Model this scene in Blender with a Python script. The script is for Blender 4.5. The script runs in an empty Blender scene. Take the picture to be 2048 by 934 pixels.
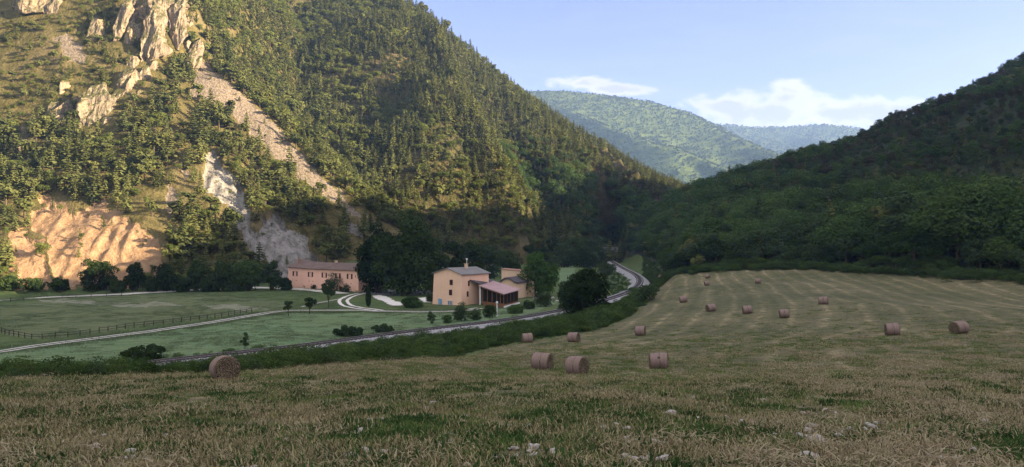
import bpy, math, random
import numpy as np
from mathutils import Vector, Matrix

R_ = math.radians
scene = bpy.context.scene
COL = scene.collection
rng = np.random.default_rng(11)
random.seed(5)

# ------------------------------------------------------------------ camera, sky, sun, exposure
CZ = 22.0                       # eye height above the datum
F = 1577.0                      # focal length in photo pixels (2048 wide)
cam_d = bpy.data.cameras.new('camera'); cam = bpy.data.objects.new('camera', cam_d); COL.objects.link(cam)
cam.location = (0, 0, CZ); cam.rotation_euler = (R_(90), 0, 0)
cam_d.sensor_width = 36; cam_d.lens = 36 * F / 2048
cam_d.clip_start = 0.5; cam_d.clip_end = 20000
scene.camera = cam

SUN_AZ, SUN_EL = 104.0, 15.0     # degrees, azimuth clockwise from the view direction (+Y)
SKY_STRENGTH = 0.064
EXPOSURE = 2.45
SKY_FILL = 0.26
HAZE = 1.05e-4
scene.view_settings.view_transform = 'Standard'
scene.view_settings.look = 'None'
scene.view_settings.gamma = 1
scene.view_settings.exposure = EXPOSURE
scene.view_settings.use_curve_mapping = False
sun_d = bpy.data.lights.new('sun', 'SUN'); sun = bpy.data.objects.new('sun', sun_d); COL.objects.link(sun)
sun_d.energy = 5.0; sun_d.angle = R_(0.5); sun_d.color = (1.0, 0.78, 0.50)
sd = Vector((math.sin(R_(SUN_AZ)) * math.cos(R_(SUN_EL)), math.cos(R_(SUN_AZ)) * math.cos(R_(SUN_EL)), math.sin(R_(SUN_EL))))
sun.rotation_euler = sd.to_track_quat('Z', 'Y').to_euler()
sun.location = sd * 900

cy = scene.cycles
cy.use_denoising = True
cy.max_bounces = 6; cy.diffuse_bounces = 3; cy.glossy_bounces = 2; cy.transmission_bounces = 3; cy.volume_bounces = 1
cy.caustics_reflective = False; cy.caustics_refractive = False


# ------------------------------------------------------------------ node helpers
class NT:
    def __init__(s, tree):
        s.t = tree; s.n = tree.nodes; s.l = tree.links
    def new(s, typ, **kw):
        n = s.n.new(typ)
        for k, v in kw.items():
            if k.startswith('_'): setattr(n, k[1:], v)
            else: s.put(n.inputs[k.replace('__', ' ')], v)
        return n
    def put(s, sock, v):
        if isinstance(v, bpy.types.NodeSocket): s.l.new(v, sock)
        elif v is not None: sock.default_value = v
    def math(s, op, a, b=None, c=None, clamp=False):
        n = s.n.new('ShaderNodeMath'); n.operation = op; n.use_clamp = clamp
        for i, v in enumerate((a, b, c)):
            if v is not None: s.put(n.inputs[i], v)
        return n.outputs[0]
    def mix(s, f, a, b, mode='MIX'):
        n = s.n.new('ShaderNodeMix'); n.data_type = 'RGBA'; n.blend_type = mode; n.clamp_factor = True
        s.put(n.inputs[0], f)
        for i, v in ((6, a), (7, b)):
            if isinstance(v, tuple) and len(v) == 3: v = v + (1,)
            s.put(n.inputs[i], v)
        return n.outputs[2]
    def ramp(s, f, stops, interp='LINEAR'):
        n = s.n.new('ShaderNodeValToRGB'); n.color_ramp.interpolation = interp
        e = n.color_ramp.elements
        while len(e) < len(stops): e.new(0.5)
        for el, (p, c) in zip(e, stops):
            el.position = p; el.color = (c, c, c, 1) if not isinstance(c, tuple) else c + (1,)
        s.put(n.inputs[0], f); return n.outputs[0]
    def noise(s, vec, scale, detail=4, rough=0.55, dist=0.0):
        n = s.n.new('ShaderNodeTexNoise'); s.put(n.inputs['Vector'], vec)
        n.inputs['Scale'].default_value = scale; n.inputs['Detail'].default_value = detail
        n.inputs['Roughness'].default_value = rough; n.inputs['Distortion'].default_value = dist
        return n.outputs['Fac']
    def attr(s, name):
        n = s.n.new('ShaderNodeAttribute'); n.attribute_name = name; return n.outputs['Fac']
    def pos(s):
        return s.n.new('ShaderNodeNewGeometry').outputs['Position']
    def objco(s):
        return s.n.new('ShaderNodeTexCoord').outputs['Object']
    def mapping(s, vec, scale=(1, 1, 1), rot=(0, 0, 0)):
        n = s.n.new('ShaderNodeMapping'); s.put(n.inputs['Vector'], vec)
        n.inputs['Scale'].default_value = scale; n.inputs['Rotation'].default_value = rot; return n.outputs[0]
    def bump(s, h, strength=0.5, dist=0.1):
        n = s.n.new('ShaderNodeBump'); s.put(n.inputs['Height'], h)
        n.inputs['Strength'].default_value = strength; n.inputs['Distance'].default_value = dist; return n.outputs[0]


def material(name, fn):
    m = bpy.data.materials.new(name); m.use_nodes = True
    t = m.node_tree; t.nodes.clear(); n = NT(t)
    out = t.nodes.new('ShaderNodeOutputMaterial')
    fn(n, out); return m


def pbr(n, out, color, rough=0.9, normal=None, spec=0.2, metal=0.0):
    b = n.new('ShaderNodeBsdfPrincipled')
    if isinstance(color, tuple) and len(color) == 3: color = color + (1,)
    n.put(b.inputs['Base Color'], color); n.put(b.inputs['Roughness'], rough)
    b.inputs['Specular IOR Level'].default_value = spec; b.inputs['Metallic'].default_value = metal
    if normal is not None: n.put(b.inputs['Normal'], normal)
    n.l.new(b.outputs[0], out.inputs['Surface']); return b


def simple(name, c, rough=0.85, var=0.25, scale=3.0, bump=0.0, spec=0.2, metal=0.0, c2=None):
    def fn(n, out):
        p = n.pos(); f = n.noise(p, scale, 5)
        a = tuple(x * (1 - var) for x in c); b = c2 or tuple(min(1, x * (1 + var)) for x in c)
        col = n.mix(n.ramp(f, [(0.3, 0.0), (0.7, 1.0)]), a, b)
        pbr(n, out, col, rough, n.bump(n.noise(p, scale * 4, 4), bump, 0.05) if bump else None, spec, metal)
    return material(name, fn)


# ------------------------------------------------------------------ world: Nishita sky plus a low bank of cloud at infinity
world = bpy.data.worlds.new('World'); scene.world = world; world.use_nodes = True
wn = NT(world.node_tree); world.node_tree.nodes.clear()
wout = wn.new('ShaderNodeOutputWorld')
sky = wn.n.new('ShaderNodeTexSky'); sky.sky_type = 'NISHITA'; sky.sun_disc = False
sky.sun_elevation = R_(SUN_EL); sky.sun_rotation = R_(SUN_AZ)
sky.altitude = 400; sky.air_density = 1.0; sky.dust_density = 1.6; sky.ozone_density = 2.6
dirv = wn.n.new('ShaderNodeTexCoord').outputs['Generated']
sep = wn.new('ShaderNodeSeparateXYZ', Vector=dirv)
ysafe = wn.math('MAXIMUM', sep.outputs['Y'], 0.05)
cu = wn.math('DIVIDE', sep.outputs['X'], ysafe); cv = wn.math('DIVIDE', sep.outputs['Z'], ysafe)
front = wn.math('GREATER_THAN', sep.outputs['Y'], 0.06)
cvec = wn.new('ShaderNodeCombineXYZ', X=cu, Y=wn.math('MULTIPLY', cv, 1.7), Z=0.0).outputs[0]
cn = wn.noise(cvec, 20, 9, 0.62, 0.35); cn2 = wn.noise(cvec, 7, 5, 0.55)


def cloud_blob(px, py, rx, ry):
    a = wn.math('DIVIDE', wn.math('SUBTRACT', cu, (px - 1024) / F), rx / F)
    b = wn.math('DIVIDE', wn.math('SUBTRACT', cv, (467 - py) / F), ry / F)
    d = wn.math('SQRT', wn.math('ADD', wn.math('MULTIPLY', a, a), wn.math('MULTIPLY', b, b)))
    return wn.math('SUBTRACT', 1.0, d)


blobs = [cloud_blob(*b) for b in ((1540, 222, 170, 48), (1700, 228, 200, 42), (1800, 235, 120, 46), (1570, 196, 70, 34),
                                  (1470, 214, 90, 24), (1160, 166, 80, 16), (1230, 178, 90, 15))]
acc = blobs[0]
for b in blobs[1:]: acc = wn.math('MAXIMUM', acc, b)
dens = wn.math('ADD', acc, wn.math('MULTIPLY', wn.math('SUBTRACT', cn, 0.5), 2.3))
cm = wn.math('MULTIPLY', wn.ramp(dens, [(0.0, 0.0), (0.55, 0.92)]), front)
# faint high streaks
st = wn.noise(wn.new('ShaderNodeCombineXYZ', X=wn.math('MULTIPLY', cu, 2.0), Y=wn.math('MULTIPLY', cv, 11.0), Z=3.0).outputs[0], 2.2, 5, 0.55, 0.6)
streak = wn.math('MULTIPLY', wn.math('MULTIPLY', wn.ramp(st, [(0.5, 0.0), (0.85, 0.16)]), front), wn.ramp(cv, [(0.0, 1.0), (0.5, 0.2)]))
thick = wn.ramp(wn.math('ADD', wn.math('MULTIPLY', dens, 0.6), wn.math('MULTIPLY', cn2, 0.5)), [(0.42, 0.0), (0.72, 1.0)])
CLOUD_COL = wn.mix(thick, (1.0, 0.93, 0.87), (0.60, 0.60, 0.65))
skycol = wn.mix(1.0, sky.outputs[0], (0.97, 0.73, 0.92), 'MULTIPLY')
bg = wn.new('ShaderNodeBackground', Color=skycol, Strength=SKY_STRENGTH)
CLOUD_STRENGTH = 0.235
bgc = wn.new('ShaderNodeBackground', Color=CLOUD_COL, Strength=CLOUD_STRENGTH)
# unseen bright fill layer added to sky overhead and behind, lifting the shade
fill_noise = wn.noise(wn.mapping(dirv, (1.0, 2.6, 1.6)), 2.4, 7, 0.6, 0.5)
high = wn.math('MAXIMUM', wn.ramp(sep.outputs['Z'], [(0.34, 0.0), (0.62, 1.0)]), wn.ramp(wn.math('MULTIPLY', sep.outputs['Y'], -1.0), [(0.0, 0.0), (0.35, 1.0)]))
fill_mask = wn.math('MULTIPLY', high, wn.ramp(fill_noise, [(0.25, 0.25), (0.65, 0.95)]))
bgv = wn.new('ShaderNodeBackground', Color=(1.0, 0.93, 0.84, 1), Strength=SKY_FILL)
msv = wn.new('ShaderNodeMixShader', Fac=fill_mask)
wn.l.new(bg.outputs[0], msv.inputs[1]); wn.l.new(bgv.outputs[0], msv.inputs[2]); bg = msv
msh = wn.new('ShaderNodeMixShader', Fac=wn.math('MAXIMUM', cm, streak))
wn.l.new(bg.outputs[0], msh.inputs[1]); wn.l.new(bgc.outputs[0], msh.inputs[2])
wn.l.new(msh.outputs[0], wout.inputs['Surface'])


# ------------------------------------------------------------------ tagging and mesh helpers
def tag(o, label=None, cat=None, group=None, kind=None):
    if label: o['label'] = label
    if cat: o['category'] = cat
    if group: o['group'] = group
    if kind: o['kind'] = kind
    return o


def empty(name, loc=(0, 0, 0), rz=0.0):
    o = bpy.data.objects.new(name, None); COL.objects.link(o)
    o.empty_display_size = 0.5; o.location = loc; o.rotation_euler = (0, 0, rz); return o


def np_mesh(name, verts, faces, mats=(), matidx=None, smooth=False, attrs=None):
    verts = np.asarray(verts, dtype=np.float32); faces = np.asarray(faces, dtype=np.int32)
    me = bpy.data.meshes.new(name); k = faces.shape[1]
    me.vertices.add(len(verts)); me.vertices.foreach_set('co', verts.ravel())
    me.loops.add(faces.size); me.loops.foreach_set('vertex_index', faces.ravel())
    me.polygons.add(len(faces))
    me.polygons.foreach_set('loop_start', np.arange(0, faces.size, k, dtype=np.int32))
    try: me.polygons.foreach_set('loop_total', np.full(len(faces), k, dtype=np.int32))
    except Exception: pass
    if matidx is not None: me.polygons.foreach_set('material_index', np.asarray(matidx, dtype=np.int32))
    me.polygons.foreach_set('use_smooth', np.full(len(faces), smooth, dtype=bool))
    for m in mats: me.materials.append(m)
    for an, av in (attrs or {}).items():
        a = me.attributes.new(an, 'FLOAT', 'POINT'); a.data.foreach_set('value', np.asarray(av, dtype=np.float32))
    me.update(calc_edges=True); me.validate(); return me


def link_mesh(name, me, parent=None, coll=None):
    o = bpy.data.objects.new(name, me); (coll or COL).objects.link(o)
    if parent is not None: o.parent = parent
    return o


class MB:
    """collects boxes, prisms, tubes and polygons into one mesh"""
    def __init__(s): s.v = []; s.f = []; s.m = []
    def poly(s, pts, mi=0):
        b = len(s.v); s.v += [tuple(p) for p in pts]; s.f.append(tuple(range(b, b + len(pts)))); s.m.append(mi); return s
    def hexa(s, p, mi=0):            # 8 corners: bottom 4 ccw, top 4
        b = len(s.v); s.v += [tuple(q) for q in p]
        for q in ((3, 2, 1, 0), (4, 5, 6, 7), (0, 1, 5, 4), (1, 2, 6, 5), (2, 3, 7, 6), (3, 0, 4, 7)):
            s.f.append(tuple(b + i for i in q)); s.m.append(mi)
        return s
    def box(s, c, d, mi=0, rz=0.0):
        x, y, z = c; a, b, h = d[0] / 2, d[1] / 2, d[2] / 2; cs, sn = math.cos(rz), math.sin(rz)
        pts = []
        for dz in (-h, h):
            for dx, dy in ((-a, -b), (a, -b), (a, b), (-a, b)):
                pts.append((x + dx * cs - dy * sn, y + dx * sn + dy * cs, z + dz))
        return s.hexa(pts, mi)
    def tube(s, pts, rad, seg=8, mi=0, cap=True):
        pts = [Vector(p) for p in pts]; rad = rad if isinstance(rad, (list, tuple)) else [rad] * len(pts)
        rings = []
        for i, p in enumerate(pts):
            d = (pts[min(i + 1, len(pts) - 1)] - pts[max(i - 1, 0)]).normalized()
            up = Vector((0, 0, 1)) if abs(d.z) < 0.9 else Vector((1, 0, 0))
            a = d.cross(up).normalized(); b = a.cross(d)
            base = len(s.v)
            for k in range(seg):
                t = 2 * math.pi * k / seg; s.v.append(tuple(p + (a * math.cos(t) + b * math.sin(t)) * rad[i]))
            rings.append(base)
        for r0, r1 in zip(rings, rings[1:]):
            for k in range(seg):
                s.f.append((r0 + k, r0 + (k + 1) % seg, r1 + (k + 1) % seg, r1 + k)); s.m.append(mi)
        if cap:
            s.f.append(tuple(rings[0] + k for k in reversed(range(seg)))); s.m.append(mi)
            s.f.append(tuple(rings[-1] + k for k in range(seg))); s.m.append(mi)
        return s
    def mesh(s, name, mats, smooth=False):
        me = bpy.data.meshes.new(name); me.from_pydata(s.v, [], s.f)
        for m in (mats if isinstance(mats, (list, tuple)) else [mats]): me.materials.append(m)
        me.polygons.foreach_set('material_index', s.m)
        if smooth: me.polygons.foreach_set('use_smooth', [True] * len(s.f))
        me.update(); return me
    def build(s, name, mats, parent=None, smooth=False):
        return link_mesh(name, s.mesh(name, mats, smooth), parent)


# ------------------------------------------------------------------ numpy noise and geometry
def _hash(ix, iy, iz, seed):
    h = (ix.astype(np.int64) * 374761393 + iy.astype(np.int64) * 668265263 + iz.astype(np.int64) * 2147483647 + seed * 974634721) & 0xFFFFFFFF
    h = ((h ^ (h >> 13)) * 1274126177) & 0xFFFFFFFF
    h = (h ^ (h >> 16)) & 0xFFFFFF
    return h / float(0xFFFFFF)


def vnoise(x, y, z=None, seed=0):
    x = np.asarray(x, float); y = np.asarray(y, float); z = np.zeros_like(x) if z is None else np.asarray(z, float)
    ix, iy, iz = np.floor(x), np.floor(y), np.floor(z); fx, fy, fz = x - ix, y - iy, z - iz
    u, v, w = fx * fx * (3 - 2 * fx), fy * fy * (3 - 2 * fy), fz * fz * (3 - 2 * fz)
    r = 0
    for a in (0, 1):
        for b in (0, 1):
            for c in (0, 1):
                r = r + _hash(ix + a, iy + b, iz + c, seed) * (u if a else 1 - u) * (v if b else 1 - v) * (w if c else 1 - w)
    return r * 2 - 1


def fbm(x, y, z=None, seed=0, oct=4, gain=0.5):
    r, a, s = 0, 1.0, 1.0
    for o in range(oct):
        r = r + a * vnoise(np.asarray(x) * s, np.asarray(y) * s, None if z is None else np.asarray(z) * s, seed + o * 17); a *= gain; s *= 2.03
    return r


def sstep(a, b, x):
    t = np.clip((x - a) / (b - a), 0, 1); return t * t * (3 - 2 * t)


def in_poly(poly, X, Y):
    X = np.asarray(X); Y = np.asarray(Y); r = np.zeros(X.shape, bool); n = len(poly)
    for i in range(n):
        x0, y0 = poly[i]; x1, y1 = poly[(i + 1) % n]
        if y0 == y1: continue
        c = ((y0 > Y) != (y1 > Y)) & (X < (x1 - x0) * (Y - y0) / (y1 - y0) + x0)
        r ^= c
    return r


def pl_dist(X, Y, pl):
    """distance, arc length and interpolated index value along a polyline"""
    X = np.asarray(X, float); Y = np.asarray(Y, float)
    best = np.full(X.shape, 1e18); arc = np.zeros(X.shape); ti = np.zeros(X.shape); s = 0.0
    for i in range(len(pl) - 1):
        ax, ay = pl[i][0], pl[i][1]; bx, by = pl[i + 1][0], pl[i + 1][1]
        L2 = (bx - ax) ** 2 + (by - ay) ** 2; L = math.sqrt(L2)
        t = np.clip(((X - ax) * (bx - ax) + (Y - ay) * (by - ay)) / L2, 0, 1)
        d = (X - ax - t * (bx - ax)) ** 2 + (Y - ay - t * (by - ay)) ** 2
        m = d < best; best = np.where(m, d, best); arc = np.where(m, s + t * L, arc); ti = np.where(m, i + t, ti); s += L
    return np.sqrt(best), arc, ti


def P(px, py, d):
    return ((px - 1024) / F * d, d, CZ - (py - 467) / F * d)


# ------------------------------------------------------------------ the lie of the land: measured points, and an unseen ridge shaped for shade
CP = []
def cp(*rows):
    for px, py, d in rows: CP.append(P(px, py, d))
def cw(*rows):                  # x, y, height relative to the eye
    for x, y, z in rows: CP.append((x, y, CZ + z))

# hay field
cw((0, 0, -1.62), (0, -30, 2.5), (-40, -20, 1.0), (40, -20, 1.5), (-80, -60, 4), (80, -60, 5))
cp((1024, 934, 10.7), (0, 934, 11.0), (2048, 934, 10.6), (1024, 840, 19), (0, 830, 20), (2048, 810, 20),
   (450, 760, 41), (1155, 748, 55), (1318, 738, 56), (1085, 738, 57), (1055, 686, 94), (1148, 684, 96), (1281, 671, 104), (1569, 636, 106),
   (1495, 628, 114), (1422, 623, 125), (1367, 605, 145), (1647, 609, 116), (1785, 670, 76), (1919, 667, 73), (1516, 567, 179),
   (1414, 571, 190), (1415, 556, 225), (1322, 556, 246), (1400, 545, 240), (1500, 538, 235), (1600, 539, 225), (1700, 543, 215),
   (1850, 550, 195), (2048, 560, 172), (2048, 690, 60), (0, 762, 40), (750, 720, 62), (1180, 660, 106), (1280, 610, 150),
   (2300, 600, 140), (2300, 690, 60))
EDGE_PX = [(-260, 770, 36), (0, 760, 42), (300, 750, 45), (480, 740, 48), (750, 718, 64), (1000, 688, 94), (1100, 675, 102), (1180, 660, 108),
           (1250, 632, 129), (1285, 605, 156), (1302, 580, 190), (1312, 553, 250)]
for r in EDGE_PX: cp(r)
EDGE = [P(*r)[:2] for r in EDGE_PX]
# railway at a level
RAIL_PX = [(350, 718), (600, 690), (800, 664), (1000, 640), (1120, 620), (1200, 602), (1262, 580), (1280, 562), (1270, 548), (1245, 535), (1222, 521)]
RAIL = [(-110, 35), (-75, 70)] + [P(px, py, 16.3 * F / (py - 467))[:2] for px, py in RAIL_PX] + [(66, 545)]
for x, y in RAIL: CP.append((x, y, CZ - 17.1))
# bank between field and railway
cw((-30, 66, -14.5), (-20, 90, -16.6), (-45, 84, -17.0), (-5, 118, -17.0), (12, 135, -17.2), (24, 160, -17.0), (36, 200, -16.2), (-62, 62, -14.8), (-20, 62, -11.5))
# meadow floor
for px, py in ((0, 705), (300, 690), (150, 640), (505, 633), (570, 625), (300, 600), (0, 600), (450, 585), (850, 628), (755, 622), (820, 600), (750, 585),
               (950, 622), (1010, 622), (700, 660), (1050, 600), (1100, 560), (1130, 550)):
    CP.append(P(px, py, 18.3 * F / (py - 467)))
cw((-76, 277, -17.6), (-60, 266, -17.9), (-47, 246, -18.1), (-18, 205, -18.4), (-10, 202, -17.9), (-2, 196, -17.8), (-120, 120, -18.5), (-160, 180, -18.6), (-180, 60, -17),
   (20, 290, -17.5), (10, 330, -17), (30, 380, -16.5), (0, 400, -16.5), (40, 430, -16), (-30, 330, -17), (-30, 270, -18))
# near mountain on the left: foot, face, crest
cp((-500, 575, 248), (-200, 576, 252), (0, 577, 256), (200, 577, 259), (400, 575, 265), (560, 567, 283),
   (0, 450, 296), (100, 450, 297), (300, 450, 300), (450, 400, 324), (550, 400, 337), (600, 480, 312), (600, 535, 297), (650, 500, 318), (520, 500, 302), (500, 520, 294),
   (0, 300, 342), (200, 300, 343), (350, 300, 350), (450, 300, 360), (0, 150, 384), (200, 150, 384), (350, 150, 396), (0, 0, 425), (200, 0, 424),
   (353, 0, 430), (380, 105, 420), (462, 164, 405), (549, 247, 392), (594, 295, 382), (660, 370, 364), (720, 430, 345), (765, 480, 330),
   (0, -200, 486), (200, -200, 482), (330, -150, 474), (-400, 300, 334), (-400, 0, 420), (-400, -300, 505), (200, -450, 560), (-400, -600, 600))
cw((-150, 462, 76), (-120, 440, 52), (-88, 414, 30), (-60, 392, 6), (-40, 370, -8), (-160, 500, 110), (-30, 450, -12), (-200, 640, 200), (-400, 700, 300))
# right hill: foot, face, crest, and its unseen run shaped to cast shade
cp((1335, 546, 278), (1318, 530, 335), (1290, 516, 405), (1252, 506, 485), (1240, 480, 520), (1170, 487, 545), (1310, 478, 540),
   (1405, 410, 520), (1500, 366, 495), (1600, 318, 465), (1700, 290, 455), (1800, 254, 455), (1900, 208, 457), (2048, 144, 460), (2250, 50, 455))
cp((1500, 470, 330), (1700, 430, 300), (1900, 400, 290), (2048, 380, 285), (1600, 500, 265), (1850, 500, 230))
cw((375, 430, 84), (375, 380, 92), (376, 355, 104), (378, 328, 116), (378, 290, 128), (375, 260, 134), (375, 235, 134), (375, 205, 144), (376, 170, 132), (378, 140, 129), (380, 100, 130), (380, 50, 132), (380, -80, 130), (380, -300, 126), (130, 140, -7.5), (128, 50, -6), (125, -50, -3), (230, 100, 38), (230, 0, 42), (230, -100, 42),
   (520, 430, 104), (400, 573, 126), (430, 650, 128), (470, 560, 130), (560, 250, 130), (560, 50, 125), (560, -200, 125), (240, 560, 52), (330, 565, 92), (180, 620, 0), (300, 700, 30), (150, 700, -14), (500, 720, 110),
   (200, 1000, -30), (350, 1000, -30), (550, 1000, 0), (100, 1250, -60), (350, 1250, -60), (600, 1250, -60), (0, 1000, -30), (-200, 1250, -30))
# far behind
cw((0, -300, 20), (-300, -300, 30), (-300, 0, 0), (-200, -60, -5), (500, -400, 130), (0, 620, -15), (80, 620, -15), (-500, 300, 130), (-600, 0, 100))

CPA = np.array(CP, float)
_, _ui = np.unique(np.round(CPA[:, :2], 1), axis=0, return_index=True); CPA = CPA[np.sort(_ui)]
C_MQ = 9.0
_D = np.sqrt((CPA[:, None, 0] - CPA[None, :, 0]) ** 2 + (CPA[:, None, 1] - CPA[None, :, 1]) ** 2 + C_MQ ** 2)
_n = len(CPA); _A = np.zeros((_n + 1, _n + 1)); _A[:_n, :_n] = _D - np.eye(_n) * 2.0; _A[:_n, _n] = 1; _A[_n, :_n] = 1
_W = np.linalg.solve(_A, np.concatenate([CPA[:, 2], [0]]))


def rbf(X, Y):
    X = np.asarray(X, np.float32).ravel(); Y = np.asarray(Y, np.float32).ravel(); out = np.full(X.shape, _W[-1], np.float32)
    for i in range(0, len(X), 60000):
        s = slice(i, i + 60000)
        d = np.sqrt((X[s, None] - CPA[None, :, 0].astype(np.float32)) ** 2 + (Y[s, None] - CPA[None, :, 1].astype(np.float32)) ** 2 + np.float32(C_MQ ** 2))
        out[s] += d @ _W[:-1].astype(np.float32)
    return out.astype(float)


# second spur: a ridge coming down from upper left to the right, with ribs along its fall lines
RIDGE_PX = [(800, -2, 645), (872, 48, 655), (955, 112, 668), (1060, 208, 705), (1130, 256, 742), (1200, 296, 785), (1300, 350, 845), (1400, 400, 910), (1480, 440, 960), (1560, 475, 1000)]
RIDGE = [(-420, 800, CZ + 330), (-300, 745, CZ + 285), (-190, 690, CZ + 236)] + [P(*r) for r in RIDGE_PX]
RZ = np.array([p[2] for p in RIDGE])


def spur(X, Y):
    d, arc, ti = pl_dist(X, Y, RIDGE)
    zr = np.interp(ti, np.arange(len(RZ)), RZ)
    a2 = arc + 10 * vnoise(np.asarray(X) / 45, np.asarray(Y) / 45, seed=3)
    rib = (1 - np.abs(vnoise(a2 / 46.0 + 0.35, d / 400.0, seed=8)) * 2.0) * 20 + (1 - np.abs(vnoise(a2 / 19.0, d / 160.0, seed=9)) * 2) * 5.0
    w = sstep(5, 70, d)
    sl = 0.80 + 0.08 * vnoise(arc / 90, d / 200, seed=4)
    return zr - sl * d + rib * w


def smax(a, b, k):
    h = np.clip(0.5 + 0.5 * (a - b) / k, 0, 1); return b + (a - b) * h + k * h * (1 - h)


RFOOT = [P(*r)[:2] for r in ((1252, 506, 485), (1290, 516, 405), (1318, 530, 335), (1328, 548, 262), (1400, 543, 243), (1500, 538, 237), (1600, 538, 228), (1700, 542, 217), (1850, 550, 196), (2048, 560, 173))] + [(130, 140), (128, 50), (125, -50), (120, -400)]
RPOLY = RFOOT + [(900, -400), (900, 800), (60, 800), (55, 560)]
MFOOT = [(-700, 200)] + [P(*r)[:2] for r in ((-500, 575, 248), (-200, 576, 252), (0, 577, 256), (200, 577, 259), (400, 575, 265), (560, 567, 283))] + [(-70, 305), (-45, 325), (-25, 350), (-5, 400), (10, 460), (40, 500), (55, 560)]
MPOLY = MFOOT + [(60, 1200), (-900, 1200), (-900, 200)]
FPOLY = EDGE + [P(*r)[:2] for r in ((1330, 550, 252), (1400, 544, 242), (1500, 538, 236), (1600, 538, 228), (1700, 542, 216), (1850, 550, 195), (2048, 560, 172))] + [(128, 140), (126, 50), (123, -50), (80, -90), (-80, -80), (-100, -20)]


def mountain_factor(X, Y, Z0):
    m = in_poly(MPOLY, X, Y) | in_poly(RPOLY, X, Y)
    return m * sstep(CZ - 17.5, CZ - 6, Z0)


def H(X, Y, detail=True):
    X = np.asarray(X, float); Y = np.asarray(Y, float); shp = X.shape; X = X.ravel(); Y = Y.ravel()
    z = rbf(X, Y)
    s = np.where((Y > 330) & (X < 400), spur(X, Y), -200)
    z = smax(z, s, 5.0)
    if detail:
        mf = mountain_factor(X, Y, z)
        z = z + mf * (fbm(X / 34, Y / 34, seed=21, oct=4) * 2.6 + (1 - np.abs(vnoise(X / 13 + Y / 60, Y / 38, seed=5))) * 1.4 - 0.7)
        z = z + (1 - mf) * fbm(X / 9, Y / 9, seed=31, oct=3) * 0.05
    near = (X > -130) & (X < 90) & (Y > 20) & (Y < 560); dR_ = np.full(X.shape, 99.0)
    if near.any(): dR_[near] = pl_dist(X[near], Y[near], RAIL)[0]
    z = z + (CZ - 17.75 - z) * (1 - sstep(5.5, 13, dR_))
    return z.reshape(shp)


_DS = np.concatenate([np.arange(8, 60, 0.15), np.arange(60, 320, 0.5), np.arange(320, 1000, 1.0)])
def G(px, py, dmin=0.0):
    """where the line of sight through a photo pixel meets the ground"""
    ds = _DS[_DS >= dmin]
    x = (px - 1024) / F * ds; z = CZ - (py - 467) / F * ds
    g = H(x, ds, False); k = np.nonzero(g > z)[0]
    d = ds[k[0]] if len(k) else ds[-1]
    x = (px - 1024) / F * d
    return Vector((x, d, float(H(np.array([x]), np.array([d]))[0])))


def on(x, y):
    return Vector((x, y, float(H(np.array([x]), np.array([y]))[0])))


def proj(X, Y, Z):
    Yc = np.maximum(Y, 1.0)
    return 1024 + X / Yc * F, 467 - (Z - CZ) / Yc * F


# ------------------------------------------------------------------ ground materials
def mask_polys(px, py, polys, wob=5.0, seed=0):
    wx = px + wob * fbm(px / 18, py / 18, seed=seed, oct=3); wy = py + wob * fbm(px / 18, py / 18, seed=seed + 50, oct=3)
    r = np.zeros(px.shape, bool)
    for p in polys: r |= in_poly(p, wx, wy)
    return r


SCREE = [[(384, 108), (420, 128), (462, 166), (510, 209), (549, 249), (594, 297), (640, 345), (700, 405), (735, 436), (700, 424), (640, 385), (590, 345), (543, 305), (485, 250), (443, 212), (382, 186), (390, 150)],
         [(103, 74), (141, 72), (160, 98), (185, 122), (150, 122), (128, 116)], [(88, 270), (110, 272), (145, 300), (150, 312), (110, 295)], [(330, 365), (350, 372), (360, 420), (340, 430)], [(362, 330), (378, 340), (376, 360)]]
CLAY = [[(66, 414), (85, 398), (109, 390), (128, 404), (150, 432), (176, 415), (195, 398), (220, 402), (250, 436), (290, 462), (322, 500), (330, 530), (300, 560), (140, 580), (110, 540), (95, 505), (80, 470), (58, 448)],
        [(20, 470), (50, 455), (90, 520), (120, 585), (40, 585), (15, 540)]]
WHITE = [[(411, 302), (428, 296), (443, 312), (456, 340), (474, 352), (490, 398), (502, 440), (522, 476), (540, 508), (512, 520), (484, 474), (464, 424), (448, 398), (428, 384), (406, 374)],
         [(546, 419), (564, 434), (585, 455), (612, 470), (632, 508), (640, 540), (560, 562), (528, 512), (510, 478), (528, 440)],
         [(690, 432), (720, 452), (738, 472), (700, 468)]]


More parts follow.
